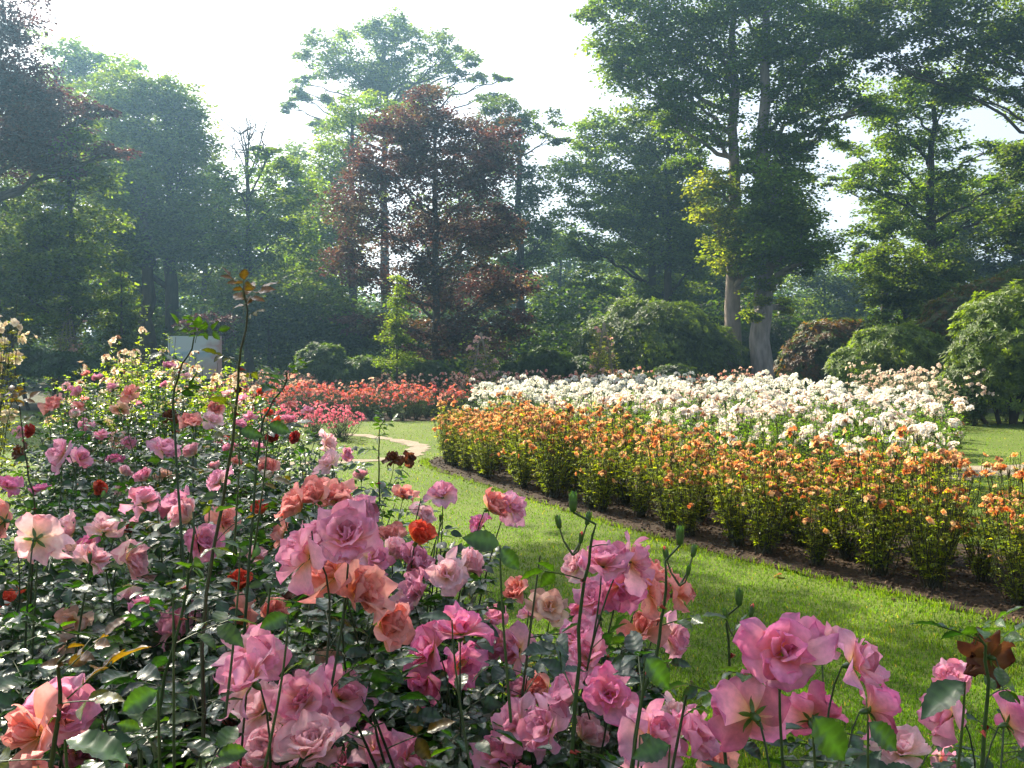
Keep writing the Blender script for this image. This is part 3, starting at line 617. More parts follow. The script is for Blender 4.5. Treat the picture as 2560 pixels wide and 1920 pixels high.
for k, (fx, fy, s_, lb) in enumerate([(782, 578, .05, 'small brown fallen leaf lying on the lawn below the orange roses'), (804, 640, .04, 'tiny brown fallen leaf in the middle of the near lawn')]):
    g = G(fx, fy); mb = MB(); T, Fc = LF[0][1]
    mb.stamp(T*[1.8, 1, 1.2], Fc, (rotz(np.array([k*2.+1]))*s_*1.3), np.array([[g[0], g[1], .028]]), np.array([[.25, .07, .02]]))
    tag(mb.build('fallen_leaf', M_ROSELEAF), lb, 'leaf', 'fallen leaves on the lawn')

# ------------------------------------------------------------------ rose bushes further off: heads of small blooms
def floret(mb, X, n, r, col, col2, rng, npet=9):
    "one bloom: two rings of cupped petals (each two quads) plus a centre"
    R = face_matrix(n, rng)
    T = np.array([[.08, -.16, 0], [.08, .16, 0], [.6, -.42, .22], [.62, .42, .22], [1.0, -.26, .12], [1.0, .26, .16]]); Fc = np.array([[0, 1, 3, 2], [2, 3, 5, 4]])
    a = np.arange(npet)*2.4+rng.uniform(0, 6); inner = (np.arange(npet) >= 5)
    s = np.where(inner, .6, 1)*r*rng.uniform(.85, 1.15, npet); tl = np.where(inner, .95, .25)+rng.normal(0, .18, npet)
    c, s_ = np.cos(tl), np.sin(tl); z0 = np.zeros(npet)
    RY = np.stack([np.stack([c, z0, -s_], -1), np.stack([z0, z0+1, z0], -1), np.stack([s_, z0, c], -1)], -2)
    M_ = R[None]@rotz(a)@RY*s[:, None, None]
    C = np.where(inner[:, None], col2, col)*rng.uniform(.85, 1.1, (npet, 1))
    mb.stamp(T, Fc, M_, np.repeat(X[None], npet, 0), C)
def head(kind, rng, nfl, R, r, cols, cols2, withered=.1):
    mb = MB()
    for k in range(nfl):
        d = unit(np.array([rng.normal(), rng.normal(), abs(rng.normal())*.8+.25])); X = d*R*np.array([1, 1, .75])*rng.uniform(.75, 1.05)
        i = int(rng.integers(len(cols))); c, c2 = np.array(cols[i]), np.array(cols2[i])
        if rng.random() < withered: c = np.array((.35, .17, .09)); c2 = c*.8
        floret(mb, X, d+rng.normal(0, .25, 3), r*rng.uniform(.8, 1.15), c, c2, rng)
        tube(mb, [[0, 0, -R*1.1], X*.5-[0, 0, R*.3], X-d*.004], [.002, .0015, .001], 3, (.06, .09, .02))
    return mb
def bed_bush(rng, hgt, rad, nst, leafsize, density, upright=True, leafcol=(.035, .07, .015), lod=2, bare=.18):
    "returns (foliage MB, stem MB, tips): many stems from one crown"
    lf, st, tips, L = MB(), MB(), [], []
    for k in range(nst):
        a = rng.uniform(0, 6.3); r = rad*math.sqrt(rng.random()); zt = hgt*rng.uniform(.72, 1.04)*(1-.12*(r/rad)**2)
        X = np.array([r*math.cos(a), r*math.sin(a), zt]); b0 = np.array([rng.normal(0, .035), rng.normal(0, .035), 0])
        path = bez(b0, np.array([X[0]*.75, X[1]*.75, zt*.45]), X, 8)+np.concatenate([np.zeros((1, 3)), rng.normal(0, .008, (6, 3)), np.zeros((1, 3))])
        tube(st, path, np.linspace(.0045, .002, 8), 4, np.array((.04, .04, .018))*rng.uniform(.6, 1.4)); tips.append(X)
        cane_leaves(rng, path, leafsize, bare, density, 'green', L)
    L = [(l[0], l[1], l[2], l[3], np.array(leafcol)*rng.uniform(.6, 1.7)*(np.array([1.4, 1.1, .8]) if rng.random() < .15 else 1)) for l in L]
    put_leaves(lf, None, L, lod, rng)
    return lf, st, tips
rng = np.random.default_rng(77)
OR1 = [(.86, .37, .12), (.88, .48, .18), (.78, .28, .09), (.90, .58, .30)]; OR2 = [(.86, .42, .10), (.9, .6, .18), (.75, .34, .08), (.9, .66, .3)]
WH1 = [(.90, .88, .86), (.91, .90, .88), (.90, .83, .79)]; WH2 = [(.90, .85, .66), (.92, .89, .80), (.88, .78, .66)]
RD1 = [(.60, .09, .07), (.72, .20, .09), (.66, .16, .20), (.7, .3, .3)]; RD2 = [(.66, .14, .07), (.75, .26, .12), (.62, .16, .18), (.75, .4, .35)]
PK1 = [(.75, .16, .30), (.80, .30, .40), (.7, .12, .22)]; PK2 = [(.8, .35, .3), (.8, .4, .35), (.8, .3, .25)]
PP1 = [(.80, .45, .38), (.82, .60, .50), (.72, .25, .22)]; PP2 = PP1
O_HEAD = [head('o', rng, n_, .045, .023, OR1, OR2, .3).mesh('bloom', M_BLOOM, False) for n_ in (9, 7, 6, 3, 2)]
W_HEAD = [head('w', rng, n_, .10, .036, WH1, WH2, .07).mesh('bloom', M_BLOOM, False) for n_ in (20, 15, 9, 5)]
def make_bush(name, label, cat, group, heads, nheads, rng, hgt, rad, nst, ls, dens, leafcol, parts=True, lowheads=.25, bare=.18, hs=1.0):
    lf, st, tips = bed_bush(rng, hgt, rad, nst, ls, dens, leafcol=leafcol, bare=bare)
    root = thing(name, label, cat, (0, 0, 0), group)
    rng.shuffle(tips)
    hl = []
    for k in range(nheads):
        X = tips[k % len(tips)].copy()
        if k >= len(tips) or rng.random() < lowheads: X = X*np.array([1.05, 1.05, rng.uniform(.6, .9)])+rng.normal(0, .04, 3)
        hl.append((int(rng.integers(len(heads))), X, unit(np.array([rng.normal(0, .35), rng.normal(0, .35), 1])), hs*rng.uniform(.75, 1.15)))
    if parts:
        lf.build('foliage', M_BEDLEAF, root, False); st.build('stems', M_STEM, root)
        for i, X, n_, s in hl: link('bloom', heads[i], root, M=m4(face_matrix(n_, rng), X, s))
    return root
def place_set(protos, spots, labels, rng, smin=.88, smax=1.12):
    used = set()
    for i, (x, y) in enumerate(spots):
        k = int(rng.integers(len(protos))) if i >= len(protos) else i
        sc = rng.uniform(smin, smax); lb = labels(i, x, y)
        if i < len(protos): r = protos[i]; r.location = (x, y, 0); r.rotation_euler.z = rng.uniform(0, 6.28); r.scale = (sc,)*3; r['label'] = lb
        else: dup(protos[k], (x, y, 0), rng.uniform(0, 6.28), sc, lb)
# orange roses: three rows along the front of the oval bed
GO = 'orange rose bushes in rows along the edge of the oval bed'
protos = [make_bush('orange_rose_bush', '', 'rose bush', GO, O_HEAD, [28, 17, 34, 12, 22, 30][i], rng, [.84, .78, .88, .8, .85, .82][i], .25, 32, .026, .038, (.085, .12, .013), lowheads=.55, bare=.12, hs=.9) for i in range(6)]
cum = np.concatenate([[0], np.cumsum(np.linalg.norm(np.diff(FRONT, axis=0), axis=1))]); spots = []
for row, (off, step, st0) in enumerate([(.34, .47, .5), (.80, .52, .7), (1.24, .56, .5)]):
    for q in np.arange(st0, cum[-1]-.1, step):
        q += rng.normal(0, .05); i = min(len(FRONT)-1, np.searchsorted(cum, q)); p = FRONT[i]+NRM[i]*(off+rng.normal(0, .05)); spots.append((p[0], p[1], row))
first_left = min(range(len(spots)), key=lambda i: proj(np.array([spots[i][0], spots[i][1], .4]))[0] if spots[i][2] == 0 and spots[i][1] < 13.5 else 9e9)
vis = [i for i in range(len(spots)) if proj(np.array([spots[i][0], spots[i][1], .4]))[0] < 1010 and spots[i][2] == 0]
last_right = max(vis, key=lambda i: proj(np.array([spots[i][0], spots[i][1], .4]))[0])
def ol(i, x, y):
    if i == first_left: return 'leafy orange rose bush at the left tip of the oval bed'
    if i == last_right: return 'open orange rose bush at the right edge, rightmost of the front row'
    return ['orange rose bush in the front row of the oval bed, standing on bare dark soil', 'orange rose bush in the middle row, between front row and back row', 'orange rose bush in the back row, just in front of the white roses'][spots[i][2]]
place_set(protos, [s[:2] for s in spots], ol, rng, .84, 1.28)
# white roses
def scatter(poly, step, rng, jit=.16):
    P0 = np.array(poly); x0, y0 = P0.min(0); x1, y1 = P0.max(0); pts = []
    for j, yy in enumerate(np.arange(y0, y1, step*.9)):
        for xx in np.arange(x0+(j % 2)*step/2, x1, step): pts.append((xx+rng.normal(0, jit*step), yy+rng.normal(0, jit*step)))
    pts = np.array(pts); return pts[inside(P0, pts)]
GW = 'white rose bushes in the oval bed'
protos = [make_bush('white_rose_bush', '', 'rose bush', GW, W_HEAD, 6, rng, [.98, 1.06, .90, 1.0, .94][i], .34, 30, .036, .045, (.045, .095, .016), lowheads=.3, bare=.05) for i in range(5)]
pts = scatter(WHITE, .78, rng); pts = pts[np.argsort(pts[:, 1])]; nearw = pts[pts[:, 1] < 17]; farw = pts[pts[:, 1] >= 17]
rightw = int(np.argmax(nearw[:, 0]*8-nearw[:, 1]*4))
place_set(protos, nearw, lambda i, x, y: 'white rose bush at the right front corner of the white bed, beside the sunny lawn' if i == rightw else ('white rose bush crowded among white roses behind the orange ones, front half of the bed'), rng, .9, 1.1)
def far_bush(name, rng, hgt, rad, nst, ls, dens, leafcol, pal1, pal2, nh, nfl, R, r, lowheads=.3):
    "a bush too far off to show its parts: one mesh"
    lf, st, tips = bed_bush(rng, hgt, rad, nst, ls, dens, leafcol=leafcol); rng.shuffle(tips)
    for k in range(nh):
        X = tips[k % len(tips)].copy()
        if k >= len(tips) or rng.random() < lowheads: X = X*np.array([1.06, 1.06, rng.uniform(.5, .9)])
        for q in range(nfl):
            d = unit(np.array([rng.normal(), rng.normal(), abs(rng.normal())*.8+.25])); i = int(rng.integers(len(pal1)))
            floret(lf, X+d*R*rng.uniform(.6, 1), d, r*rng.uniform(.8, 1.2), np.array(pal1[i]), np.array(pal2[i]), rng, 6)
    for a_, b_, c_ in zip(st.v, st.f, st.c): pass
    off = lf.n
    for f in st.f: lf.f.append(f+off)
    lf.v += st.v; lf.c += st.c; lf.n += st.n
    return lf.mesh(name, M_BLOOMLEAF, False)
M_BLOOMLEAF = leafy('bush_far', .45, .6, .3, (1.15, 1.15, .95), 8, .15)
def far_set(name, pts, protos, label, cat, group, rng):
    for i, (x, y) in enumerate(pts):
        o = link(name, protos[int(rng.integers(len(protos)))]); o.location = (x, y, 0); o.rotation_euler.z = rng.uniform(0, 6.28); s = rng.uniform(.85, 1.15); o.scale = (s, s, s*rng.uniform(.92, 1.08))
        tag(o, label(i, x, y) if callable(label) else label, cat, group)
pr = [far_bush('white_rose_bush', rng, 1.03, .33, 22, .034, .07, (.03, .07, .014), WH1, WH2, 5, 12, .10, .038) for _ in range(3)]
far_set('white_rose_bush', farw, pr, 'distant white rose bush in the back half of the oval bed, towards the trees', 'rose bush', GW, rng)
pr = [far_bush('red_rose_bush', rng, .78, .34, 22, .034, .06, (.03, .06, .014), RD1, RD2, 12, 3, .05, .036) for _ in range(4)]
pts = scatter(RED, .58, rng)
far_set('red_rose_bush', pts, pr, 'red and coral rose bush in the low bed beyond the lawn', 'rose bush', 'red rose bushes beyond the lawn', rng)
pr = [far_bush('pink_rose_bush', rng, .6, .42, 30, .022, .05, (.05, .085, .015), PK1, PK2, 34, 4, .05, .024, .5) for _ in range(3)]
far_set('pink_rose_bush', [(-3.25, 17.0), (-3.8, 17.3), (-4.4, 17.2), (-3.5, 17.8), (-4.1, 18.1), (-4.8, 18.0), (-5.1, 17.3), (-5.6, 18.0)], pr, 'low spreading bright pink rose bush in front of the red roses', 'rose bush', 'low pink rose bushes by the path', rng)
pr = [far_bush('peach_rose_bush', rng, 1.05, .45, 22, .05, .075, (.045, .075, .02), PP1, PP2, 14, 2, .05, .045) for _ in range(3)]
pts = scatter([(-9, 27), (-1.2, 26.2), (3.5, 29.2), (9, 29), (9, 32), (-9, 31.5)], .85, rng)
far_set('peach_rose_bush', pts, pr, 'sparse peach pink rose bush behind the red and white beds', 'rose bush', 'peach rose bushes at the back', rng)
pr = [far_bush('blush_rose_bush', rng, 1.25, .45, 24, .04, .06, (.035, .075, .018), [(.85, .62, .55), (.88, .76, .68)], [(.88, .7, .5)]*2, 20, 4, .06, .036) for _ in range(2)]
pts = scatter([(9.6, 19.5), (9.3, 23.5), (10.2, 26.5), (13.0, 25), (12.4, 22)], .75, rng)
far_set('blush_rose_bush', pts, pr, 'leafy blush white rose bush beyond the right lawn, before the rhododendrons', 'rose bush', 'blush rose bushes beyond the right lawn', rng)
# sunlit yellow green bushes at the far end of the near bed
GY = 'pale roses at the far end of the near bed'
CR = [(.88, .72, .55), (.9, .82, .72)]
hd = [head('y', rng, 5, .05, .03, CR, CR, .1).mesh('bloom', M_BLOOM, False) for _ in range(2)]
for k, (x, y, hg, lb) in enumerate([(-2.35, 7.3, 1.48, 'yellow green pale rose bush, right front one at the near bed\'s far end'), (-2.95, 7.4, 1.6, 'yellow green pale rose bush, middle front one at the near bed\'s far end'), (-3.55, 7.5, 1.55, 'pale rose bush, left front one at the far end of the near bed'),
                          (-2.75, 8.2, 1.62, 'yellow green rose bush just below the right half of the white board'), (-3.4, 8.3, 1.86, 'tallest yellow green rose bush, left of the white board')]):
    r = make_bush('pale_rose_bush', lb, 'rose bush', GY, hd, 18, rng, hg, .42, 60, .044, .045, (.10, .16, .03), lowheads=.3, bare=.3)
    r.location = (x, y, 0)
hd = [head('y', rng, 9, .06, .032, [(.90, .80, .62), (.90, .84, .72)], CR, .04).mesh('bloom', M_BLOOM, False) for _ in range(2)]
r = make_bush('climbing_rose', 'tall creamy yellow climbing rose cut by the left edge of the photo', 'rose bush', None, hd, 50, rng, 2.25, .38, 64, .038, .06, (.13, .16, .03), lowheads=.75, bare=.1); r.location = (-3.9, 6.35, 0)

# ------------------------------------------------------------------ trees
RHOMB = np.array([[0, 0, 0], [.30, .5, .10], [0, 1, -.05], [-.30, .5, .10]]); RF = np.array([[0, 1, 2, 3]])
def W(px, py, d, base): return P(px, py, d)-base
def foliage_clumps(mb, C, R, rng, per, ls, cols, flat=.6, droop=.2, sprays=7, sr=.33, up=1.0):
    "C (n,3) clump centres, R clump radii; leaves hang in flat sprays inside each clump"
    n = len(C)
    if n == 0: return
    ns = sprays; dv = unit(rng.normal(0, 1, (n*ns, 3))); dv[:, 2] = np.where(dv[:, 2] < -.25, -dv[:, 2], dv[:, 2])   # sprays form the dome of a leaf clump
    S = np.repeat(C, ns, 0)+dv*(np.repeat(R, ns)*rng.uniform(.55, 1.0, n*ns))[:, None]*np.array([1, 1, flat])
    cb = np.repeat(cols, ns, 0)*rng.uniform(.8, 1.2, (n*ns, 1))
    tdir = rng.uniform(0, 6.283, n*ns)
    m = n*ns*per; X = np.repeat(S, per, 0); td = np.repeat(tdir, per)
    a = rng.normal(0, 1, m)*sr; b = rng.normal(0, .45, m)*sr
    X = X+np.stack([np.cos(td)*a-np.sin(td)*b, np.sin(td)*a+np.cos(td)*b, rng.normal(0, .3, m)*sr-droop*np.abs(a)], -1)
    ang = td+rng.normal(0, 1.2, m)+(a < 0)*3.14
    dr = np.stack([np.cos(ang), np.sin(ang), rng.normal(-.2, .35, m)], -1)
    upv = np.stack([rng.normal(0, .8, m), rng.normal(0, .8, m), np.full(m, up)], -1)
    cc = np.repeat(cb, per, 0)*rng.uniform(.6, 1.45, (m, 1))*(1+rng.normal(0, .06, (m, 3)))
    sz = ls*rng.uniform(.7, 1.3, m)
    mb.stamp(RHOMB, RF, frames(dr, upv)*sz[:, None, None], X, np.clip(cc, .002, 1))
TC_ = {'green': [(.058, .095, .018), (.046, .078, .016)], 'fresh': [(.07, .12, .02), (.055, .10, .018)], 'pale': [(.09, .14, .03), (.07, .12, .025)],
       'dark': [(.036, .062, .019), (.042, .072, .020)], 'copper': [(.095, .050, .042), (.072, .040, .036), (.095, .080, .036)], 'sunlit_gold': [(.11, .14, .02), (.08, .12, .02)],  # last palette here: sunlit foliage round the oak trunks, sunlight put into leaf colour
       'plum': [(.055, .022, .022), (.04, .018, .018), (.07, .032, .024)],
 'purple': [(.045, .02, .03), (.05, .025, .03)]}
def tree(name, label, cat, d, bpx, blobs, pal, trunk_w, seed, cov=2.4, ls=.17, group=None, mat=None, bcol=(.065, .055, .045), top=None, clump=1.05, lean=0, barren=None, twigs=5, base_y=None, flat=.75, limbs=True, mint=0):
    rng = np.random.default_rng(seed); base = np.array([(bpx-CX)/F*d, d, 0.]); root = thing(name, label, cat, base, group)
    mb, tb = MB(), MB(); k = d/F
    mat = mat or (M_COPPER if pal in ('copper', 'purple', 'plum') else M_TREE)
    cols = np.array(TC_[pal])
    cen = []
    for bl in blobs:
        px, py, rx, ry = bl[:4]; dz = bl[4] if len(bl) > 4 else rng.uniform(-.5, .5)*rx*k
        bc = W(px, py, d, base)+[0, dz, 0]; r3 = np.array([rx*k, (rx+ry)/2*k*1.0, ry*k]); cen.append((bc, r3, bl))
        A = math.pi*rx*ry; la = (ls/k)**2*.17
        nl = cov*A/la; per = 8; ns = 14; nc = max(4, int(nl/per/ns))
        v = unit(rng.normal(0, 1, (nc, 3))); rr = rng.random(nc)**.42*.97
        C = bc+v*rr[:, None]*r3; C = C[C[:, 2] > .25]
        c = cols[rng.integers(0, len(cols), len(C))]*rng.uniform(.75, 1.3, (len(C), 1))
        p = bl[5] if len(bl) > 5 else None
        if p: c = np.array(TC_[p])[rng.integers(0, len(TC_[p]), len(C))]*rng.uniform(.75, 1.3, (len(C), 1))
        cr = np.full(len(C), min(clump*.95, .5*r3.min()))*rng.uniform(.5, 1.35, len(C))
        foliage_clumps(mb, C, cr, rng, per, ls, c, flat=flat, sprays=ns, sr=max(.13, .26*min(clump, r3.min())))
        cen[-1] += (C,)
    mb.build('crown', mat, root, False)
    tr = trunk_w*k/2
    cz = [c[0][2] for c in cen]; ti = int(np.argmax(cz)); topz = max(cz)*.97 if top is None else P(bpx, top, d)[2]
    tops = cen[ti][0]; n = 14; t = np.linspace(0, 1, n)
    TX = tops[0]*.05*t**2+lean*t+rng.normal(0, tr*.15, n)*(t > 0); TY = rng.normal(0, tr*.15, n)*(t > 0); TZ = topz*t-.05
    trunk = np.stack([TX, TY, TZ], -1); rad = tr*(1-.72*t)*(1+.22*np.exp(-TZ/(1.3*tr+.2))); tube(tb, trunk, rad, 12, bcol)
    if limbs:
        for (bc, r3, bl, C) in cen:
            z0 = np.clip(bc[2]-r3[2]*.9-abs(bc[0])*.35, max(mint, topz*.22), topz*.88); p0 = np.array([np.interp(z0, TZ, TX), np.interp(z0, TZ, TY), z0])
            L_ = np.linalg.norm(bc-p0)
            if L_ < tr*2: continue
            r0 = np.interp(z0, TZ, rad)*.5; c1 = p0+(bc-p0)*[.55, .55, .35]+[0, 0, .1*L_]; path = bez(p0, c1, bc, 10)+np.concatenate([np.zeros((1, 3)), rng.normal(0, .02*L_, (9, 3))])
            tube(tb, path, np.linspace(r0, r0*.25, 10), 7, bcol)
            for q in range(min(len(C), twigs)):
                e = C[int(rng.integers(len(C)))]; s = path[int(rng.integers(4, 10))]; tube(tb, bez(s, (s+e)/2+rng.normal(0, .12, 3)*[1, 1, .3]*L_*.3+[0, 0, .1], e, 5), np.linspace(r0*.3, .012, 5), 4, bcol)
    if barren:                                                     # leafless top branches
        for (x, y) in barren:
            e = W(x, y, d, base); s = np.array([np.interp(e[2]*.8, TZ, TX), 0, e[2]*.8]); pth = bez(s, (s+e)/2+[rng.normal(0, .3), 0, .4], e, 7); tube(tb, pth, np.linspace(.05, .012, 7), 5, bcol)
            for q in range(6):
                s2 = pth[int(rng.integers(2, 6))]; tube(tb, [s2, s2+rng.normal(0, .35, 3)+[0, 0, .4], s2+rng.normal(0, .5, 3)+[0, 0, .9]], [.03, .02, .008], 4, bcol)
    tb.build('trunk', M_BARK, root); return root
GT = None
tree('copper_beech', 'dark copper beech cut by the top left corner of the photo', 'tree', 29, -10, [(-20, 20, 60, 50), (5, 85, 55, 30), (-10, 130, 80, 50), (35, 105, 48, 26), (30, 140, 40, 30), (100, 115, 26, 10), (112, 150, 22, 12), (60, 165, 30, 12), (-30, 60, 60, 60)], 'plum', 20, 1, cov=2.4, ls=.13)
tree('oak_tree', 'hazy green oak showing behind the copper beech at the upper left', 'tree', 50, 60, [(70, 55, 38, 22), (100, 75, 40, 25), (60, 95, 50, 35), (130, 100, 40, 30), (40, 150, 60, 50), (90, 160, 50, 50)], 'fresh', 16, 2, cov=2.0, ls=.22)
tree('beech_tree', 'large round topped green tree left of the bare topped tree, with lit upper right edge', 'tree', 43, 172, [(128, 105, 38, 32), (168, 100, 34, 20), (190, 118, 24, 26), (160, 145, 55, 40), (120, 165, 50, 45), (185, 170, 36, 40), (150, 215, 60, 45), (205, 215, 30, 30), (115, 240, 45, 35), (180, 250, 40, 25)], 'green', 17, 3, cov=3.0, ls=.18)
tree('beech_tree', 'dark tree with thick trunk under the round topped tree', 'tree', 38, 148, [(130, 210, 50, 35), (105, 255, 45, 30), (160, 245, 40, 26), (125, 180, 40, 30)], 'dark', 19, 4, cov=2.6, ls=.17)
tree('hornbeam', 'layered green hornbeam with pale tips beneath the copper beech', 'tree', 30, 72, [(82, 112, 12, 18), (85, 145, 22, 20, 0, 'fresh'), (80, 185, 38, 26), (70, 225, 50, 28), (30, 230, 45, 35), (75, 270, 55, 28), (20, 285, 50, 30), (60, 315, 55, 25), (100, 300, 35, 22)], 'green', 9, 5, cov=2.6, ls=.14, clump=.8, flat=.55)
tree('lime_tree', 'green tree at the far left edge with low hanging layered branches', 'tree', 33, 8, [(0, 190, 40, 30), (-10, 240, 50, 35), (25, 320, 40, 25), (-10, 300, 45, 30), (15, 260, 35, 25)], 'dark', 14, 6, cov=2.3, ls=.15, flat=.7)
tree('ash_tree', 'slender tree with bare dead branches at its top, left of centre', 'tree', 39, 249, [(262, 150, 12, 10), (275, 170, 32, 18), (230, 180, 26, 22), (300, 190, 26, 20), (255, 205, 36, 24), (225, 230, 34, 28), (285, 230, 40, 30), (250, 265, 42, 26), (300, 270, 36, 30)], 'fresh', 10, 7, cov=1.9, ls=.17, top=150, barren=[(238, 128), (252, 118), (246, 140), (262, 126), (270, 150), (232, 146)])
tree('oak_tree', 'tall spreading oak rising hazily above all the others against the white sky', 'tree', 62, 385, [(333, 45, 34, 16), (372, 30, 34, 14), (402, 32, 30, 14), (435, 55, 28, 16), (455, 72, 18, 12), (350, 72, 42, 18), (395, 68, 44, 22), (375, 98, 46, 18), (430, 92, 32, 16), (315, 62, 26, 10), (302, 92, 16, 8), (292, 108, 9, 6), (318, 122, 16, 7), (470, 60, 8, 5), (502, 78, 8, 5), (490, 96, 18, 12), (345, 135, 34, 16), (385, 50, 60, 26), (415, 75, 50, 26), (360, 85, 50, 22), (450, 62, 30, 20), (330, 60, 30, 18), (410, 110, 40, 20), (305, 80, 12, 8), (325, 100, 16, 10), (480, 72, 14, 9), (300, 100, 10, 7)], 'green', 12, 8, cov=1.1, ls=.22, clump=.9, twigs=14, flat=1.0)
tree('lime_tree', 'pale yellow green tree behind the left side of the central copper beech', 'tree', 47, 352, [(368, 110, 36, 20), (348, 140, 28, 28), (330, 180, 26, 30), (315, 225, 28, 32), (300, 265, 34, 34), (330, 280, 34, 34), (310, 320, 40, 28), (398, 130, 30, 24), (345, 220, 34, 40)], 'pale', 11, 9, cov=2.5, ls=.18, flat=.7)
tree('copper_beech', 'tall copper beech in the centre of the photo, reddish brown and lit through', 'tree', 33, 436, [(432, 106, 26, 22), (405, 136, 34, 26), (418, 140, 36, 26), (462, 136, 38, 28), (495, 150, 26, 26), (370, 170, 26, 26), (392, 172, 38, 30), (440, 180, 44, 34), (486, 178, 28, 32), (368, 215, 40, 32), (420, 232, 46, 34), (474, 236, 42, 36), (505, 220, 16, 30), (352, 262, 34, 24), (398, 280, 44, 30), (452, 290, 46, 32), (500, 285, 28, 26), (338, 318, 22, 8), (368, 325, 34, 14), (420, 338, 50, 24), (475, 340, 44, 24), (522, 292, 18, 8), (510, 325, 26, 18)], 'copper', 9, 10, cov=2.1, ls=.13, clump=.8, twigs=7)
tree('oak_tree', 'dark hazy oak leaning out behind the right side of the central copper beech', 'tree', 50, 520, [(492, 118, 26, 18), (530, 124, 30, 14), (552, 138, 16, 8), (505, 160, 30, 24), (530, 185, 24, 26), (515, 225, 34, 30), (548, 235, 18, 20), (525, 265, 30, 22)], 'dark', 12, 11, cov=2.4, ls=.2, flat=1.0)
tree('hornbeam', 'broad green hornbeam with two dark trunks, left one, behind the big shrub dome', 'tree', 46, 652, [(592, 135, 28, 22), (575, 170, 30, 24), (612, 168, 40, 30), (588, 208, 34, 26), (628, 212, 40, 32), (580, 245, 26, 16), (610, 256, 40, 20), (600, 285, 30, 14)], 'fresh', 11, 12, cov=2.4, ls=.17, flat=.5, clump=.9)
tree('hornbeam', 'broad green hornbeam, right one of the pair behind the big shrub dome', 'tree', 44, 668, [(640, 130, 36, 28), (675, 150, 40, 34), (650, 190, 40, 30), (690, 205, 36, 36), (660, 245, 44, 28), (695, 260, 34, 30), (665, 290, 50, 16)], 'green', 11, 13, cov=2.3, ls=.17, flat=.5, clump=.9)
tree('oak_tree', 'tall oak with slender grey trunk, left one of the twin oaks', 'tree', 37, 733, [(600, 5, 34, 16), (640, -10, 50, 40), (622, 50, 40, 26), (665, 40, 50, 34), (705, 30, 44, 40), (640, 88, 36, 26), (684, 92, 42, 28), (705, 130, 34, 26), (668, 122, 30, 16), (728, 80, 30, 36), (690, 160, 26, 14), (716, 192, 24, 24, -1, 'sunlit_gold'), (706, 224, 20, 22, -1, 'sunlit_gold'), (732, 238, 28, 28, -1, 'sunlit_gold'), (722, 262, 24, 16, -1, 'sunlit_gold'), (742, 275, 20, 12, -1, 'sunlit_gold')], 'fresh', 19, 14, cov=2.5, ls=.16, bcol=(.26, .21, .18), group=None, twigs=7, clump=.95)
tree('oak_tree', 'tall oak with thicker grey trunk, right one of the twin oaks', 'tree', 36, 763, [(740, -10, 50, 40), (790, 10, 50, 40), (770, 55, 44, 32), (815, 55, 44, 34), (850, 30, 44, 40), (835, 92, 40, 26), (862, 108, 28, 16), (796, 100, 36, 30), (820, 138, 36, 16), (790, 150, 24, 18), (785, 192, 34, 30), (798, 226, 34, 30, 1), (770, 240, 36, 30), (806, 255, 22, 22), (778, 262, 32, 16), (760, 215, 26, 34), (776, 150, 24, 34), (752, 165, 18, 26, 0, 'fresh'), (750, 284, 22, 14, -1.2, 'sunlit_gold'), (785, 266, 22, 14, -1.2), (765, 200, 30, 30, -1.3), (790, 240, 34, 30, -1.3), (755, 240, 26, 36, -1.3), (753, 305, 10, 9, -1, 'sunlit_gold'), (748, 316, 8, 7, -1, 'sunlit_gold'), (790, 305, 20, 8, 1, 'sunlit_gold')], 'fresh', 23, 15, cov=2.4, ls=.16, bcol=(.25, .22, .20), twigs=7, clump=.95)
tree('lime_tree', 'spreading tree with lit yellow green hanging sprays right of the twin oaks', 'tree', 40, 928, [(880, 120, 30, 24), (905, 100, 34, 28), (945, 90, 40, 26), (925, 140, 34, 34), (880, 160, 30, 22), (856, 182, 24, 16), (900, 195, 36, 26), (945, 190, 26, 30), (990, 150, 26, 14), (1005, 185, 30, 14), (985, 215, 26, 16), (880, 235, 38, 18), (925, 240, 30, 24), (870, 262, 30, 18)], 'fresh', 14, 16, cov=2.2, ls=.16, clump=.8, flat=.6, twigs=8)
tree('beech_tree', 'round leafy tree in front of the right hand wood with olive green foliage', 'tree', 36, 905, [(905, 262, 34, 22), (885, 288, 34, 22), (925, 290, 38, 26), (950, 268, 26, 22), (900, 312, 40, 20), (945, 315, 30, 18)], 'green', 8, 17, cov=2.8, ls=.14, clump=.7)
tree('oak_tree', 'big oak filling the top right corner of the photo', 'tree', 34, 1066, [(900, 10, 50, 34), (955, 10, 50, 36), (1000, 40, 44, 40), (930, 55, 44, 26), (1040, 20, 50, 50), (965, 90, 34, 18), (1020, 100, 40, 24), (1040, 160, 36, 30), (1010, 240, 26, 20), (1040, 220, 36, 30), (870, 60, 30, 20)], 'dark', 15, 18, cov=2.2, ls=.17, twigs=7)
tree('oak_tree', 'slimmer dark tree left of the spreading tree on the right', 'tree', 46, 884, [(884, 170, 20, 22), (876, 205, 20, 18), (892, 220, 22, 20), (868, 245, 20, 14), (845, 262, 20, 12), (850, 150, 22, 12), (838, 185, 16, 8)], 'green', 11, 19, cov=1.8, ls=.18)
tree('yew_tree', 'dark green yew filling the shade below the bare topped tree', 'tree', 34, 270, [(250, 305, 40, 32), (290, 300, 34, 36), (325, 325, 40, 36), (275, 345, 50, 26), (215, 340, 40, 24), (360, 350, 40, 22)], 'dark', 8, 20, cov=2.8, ls=.15, limbs=False)
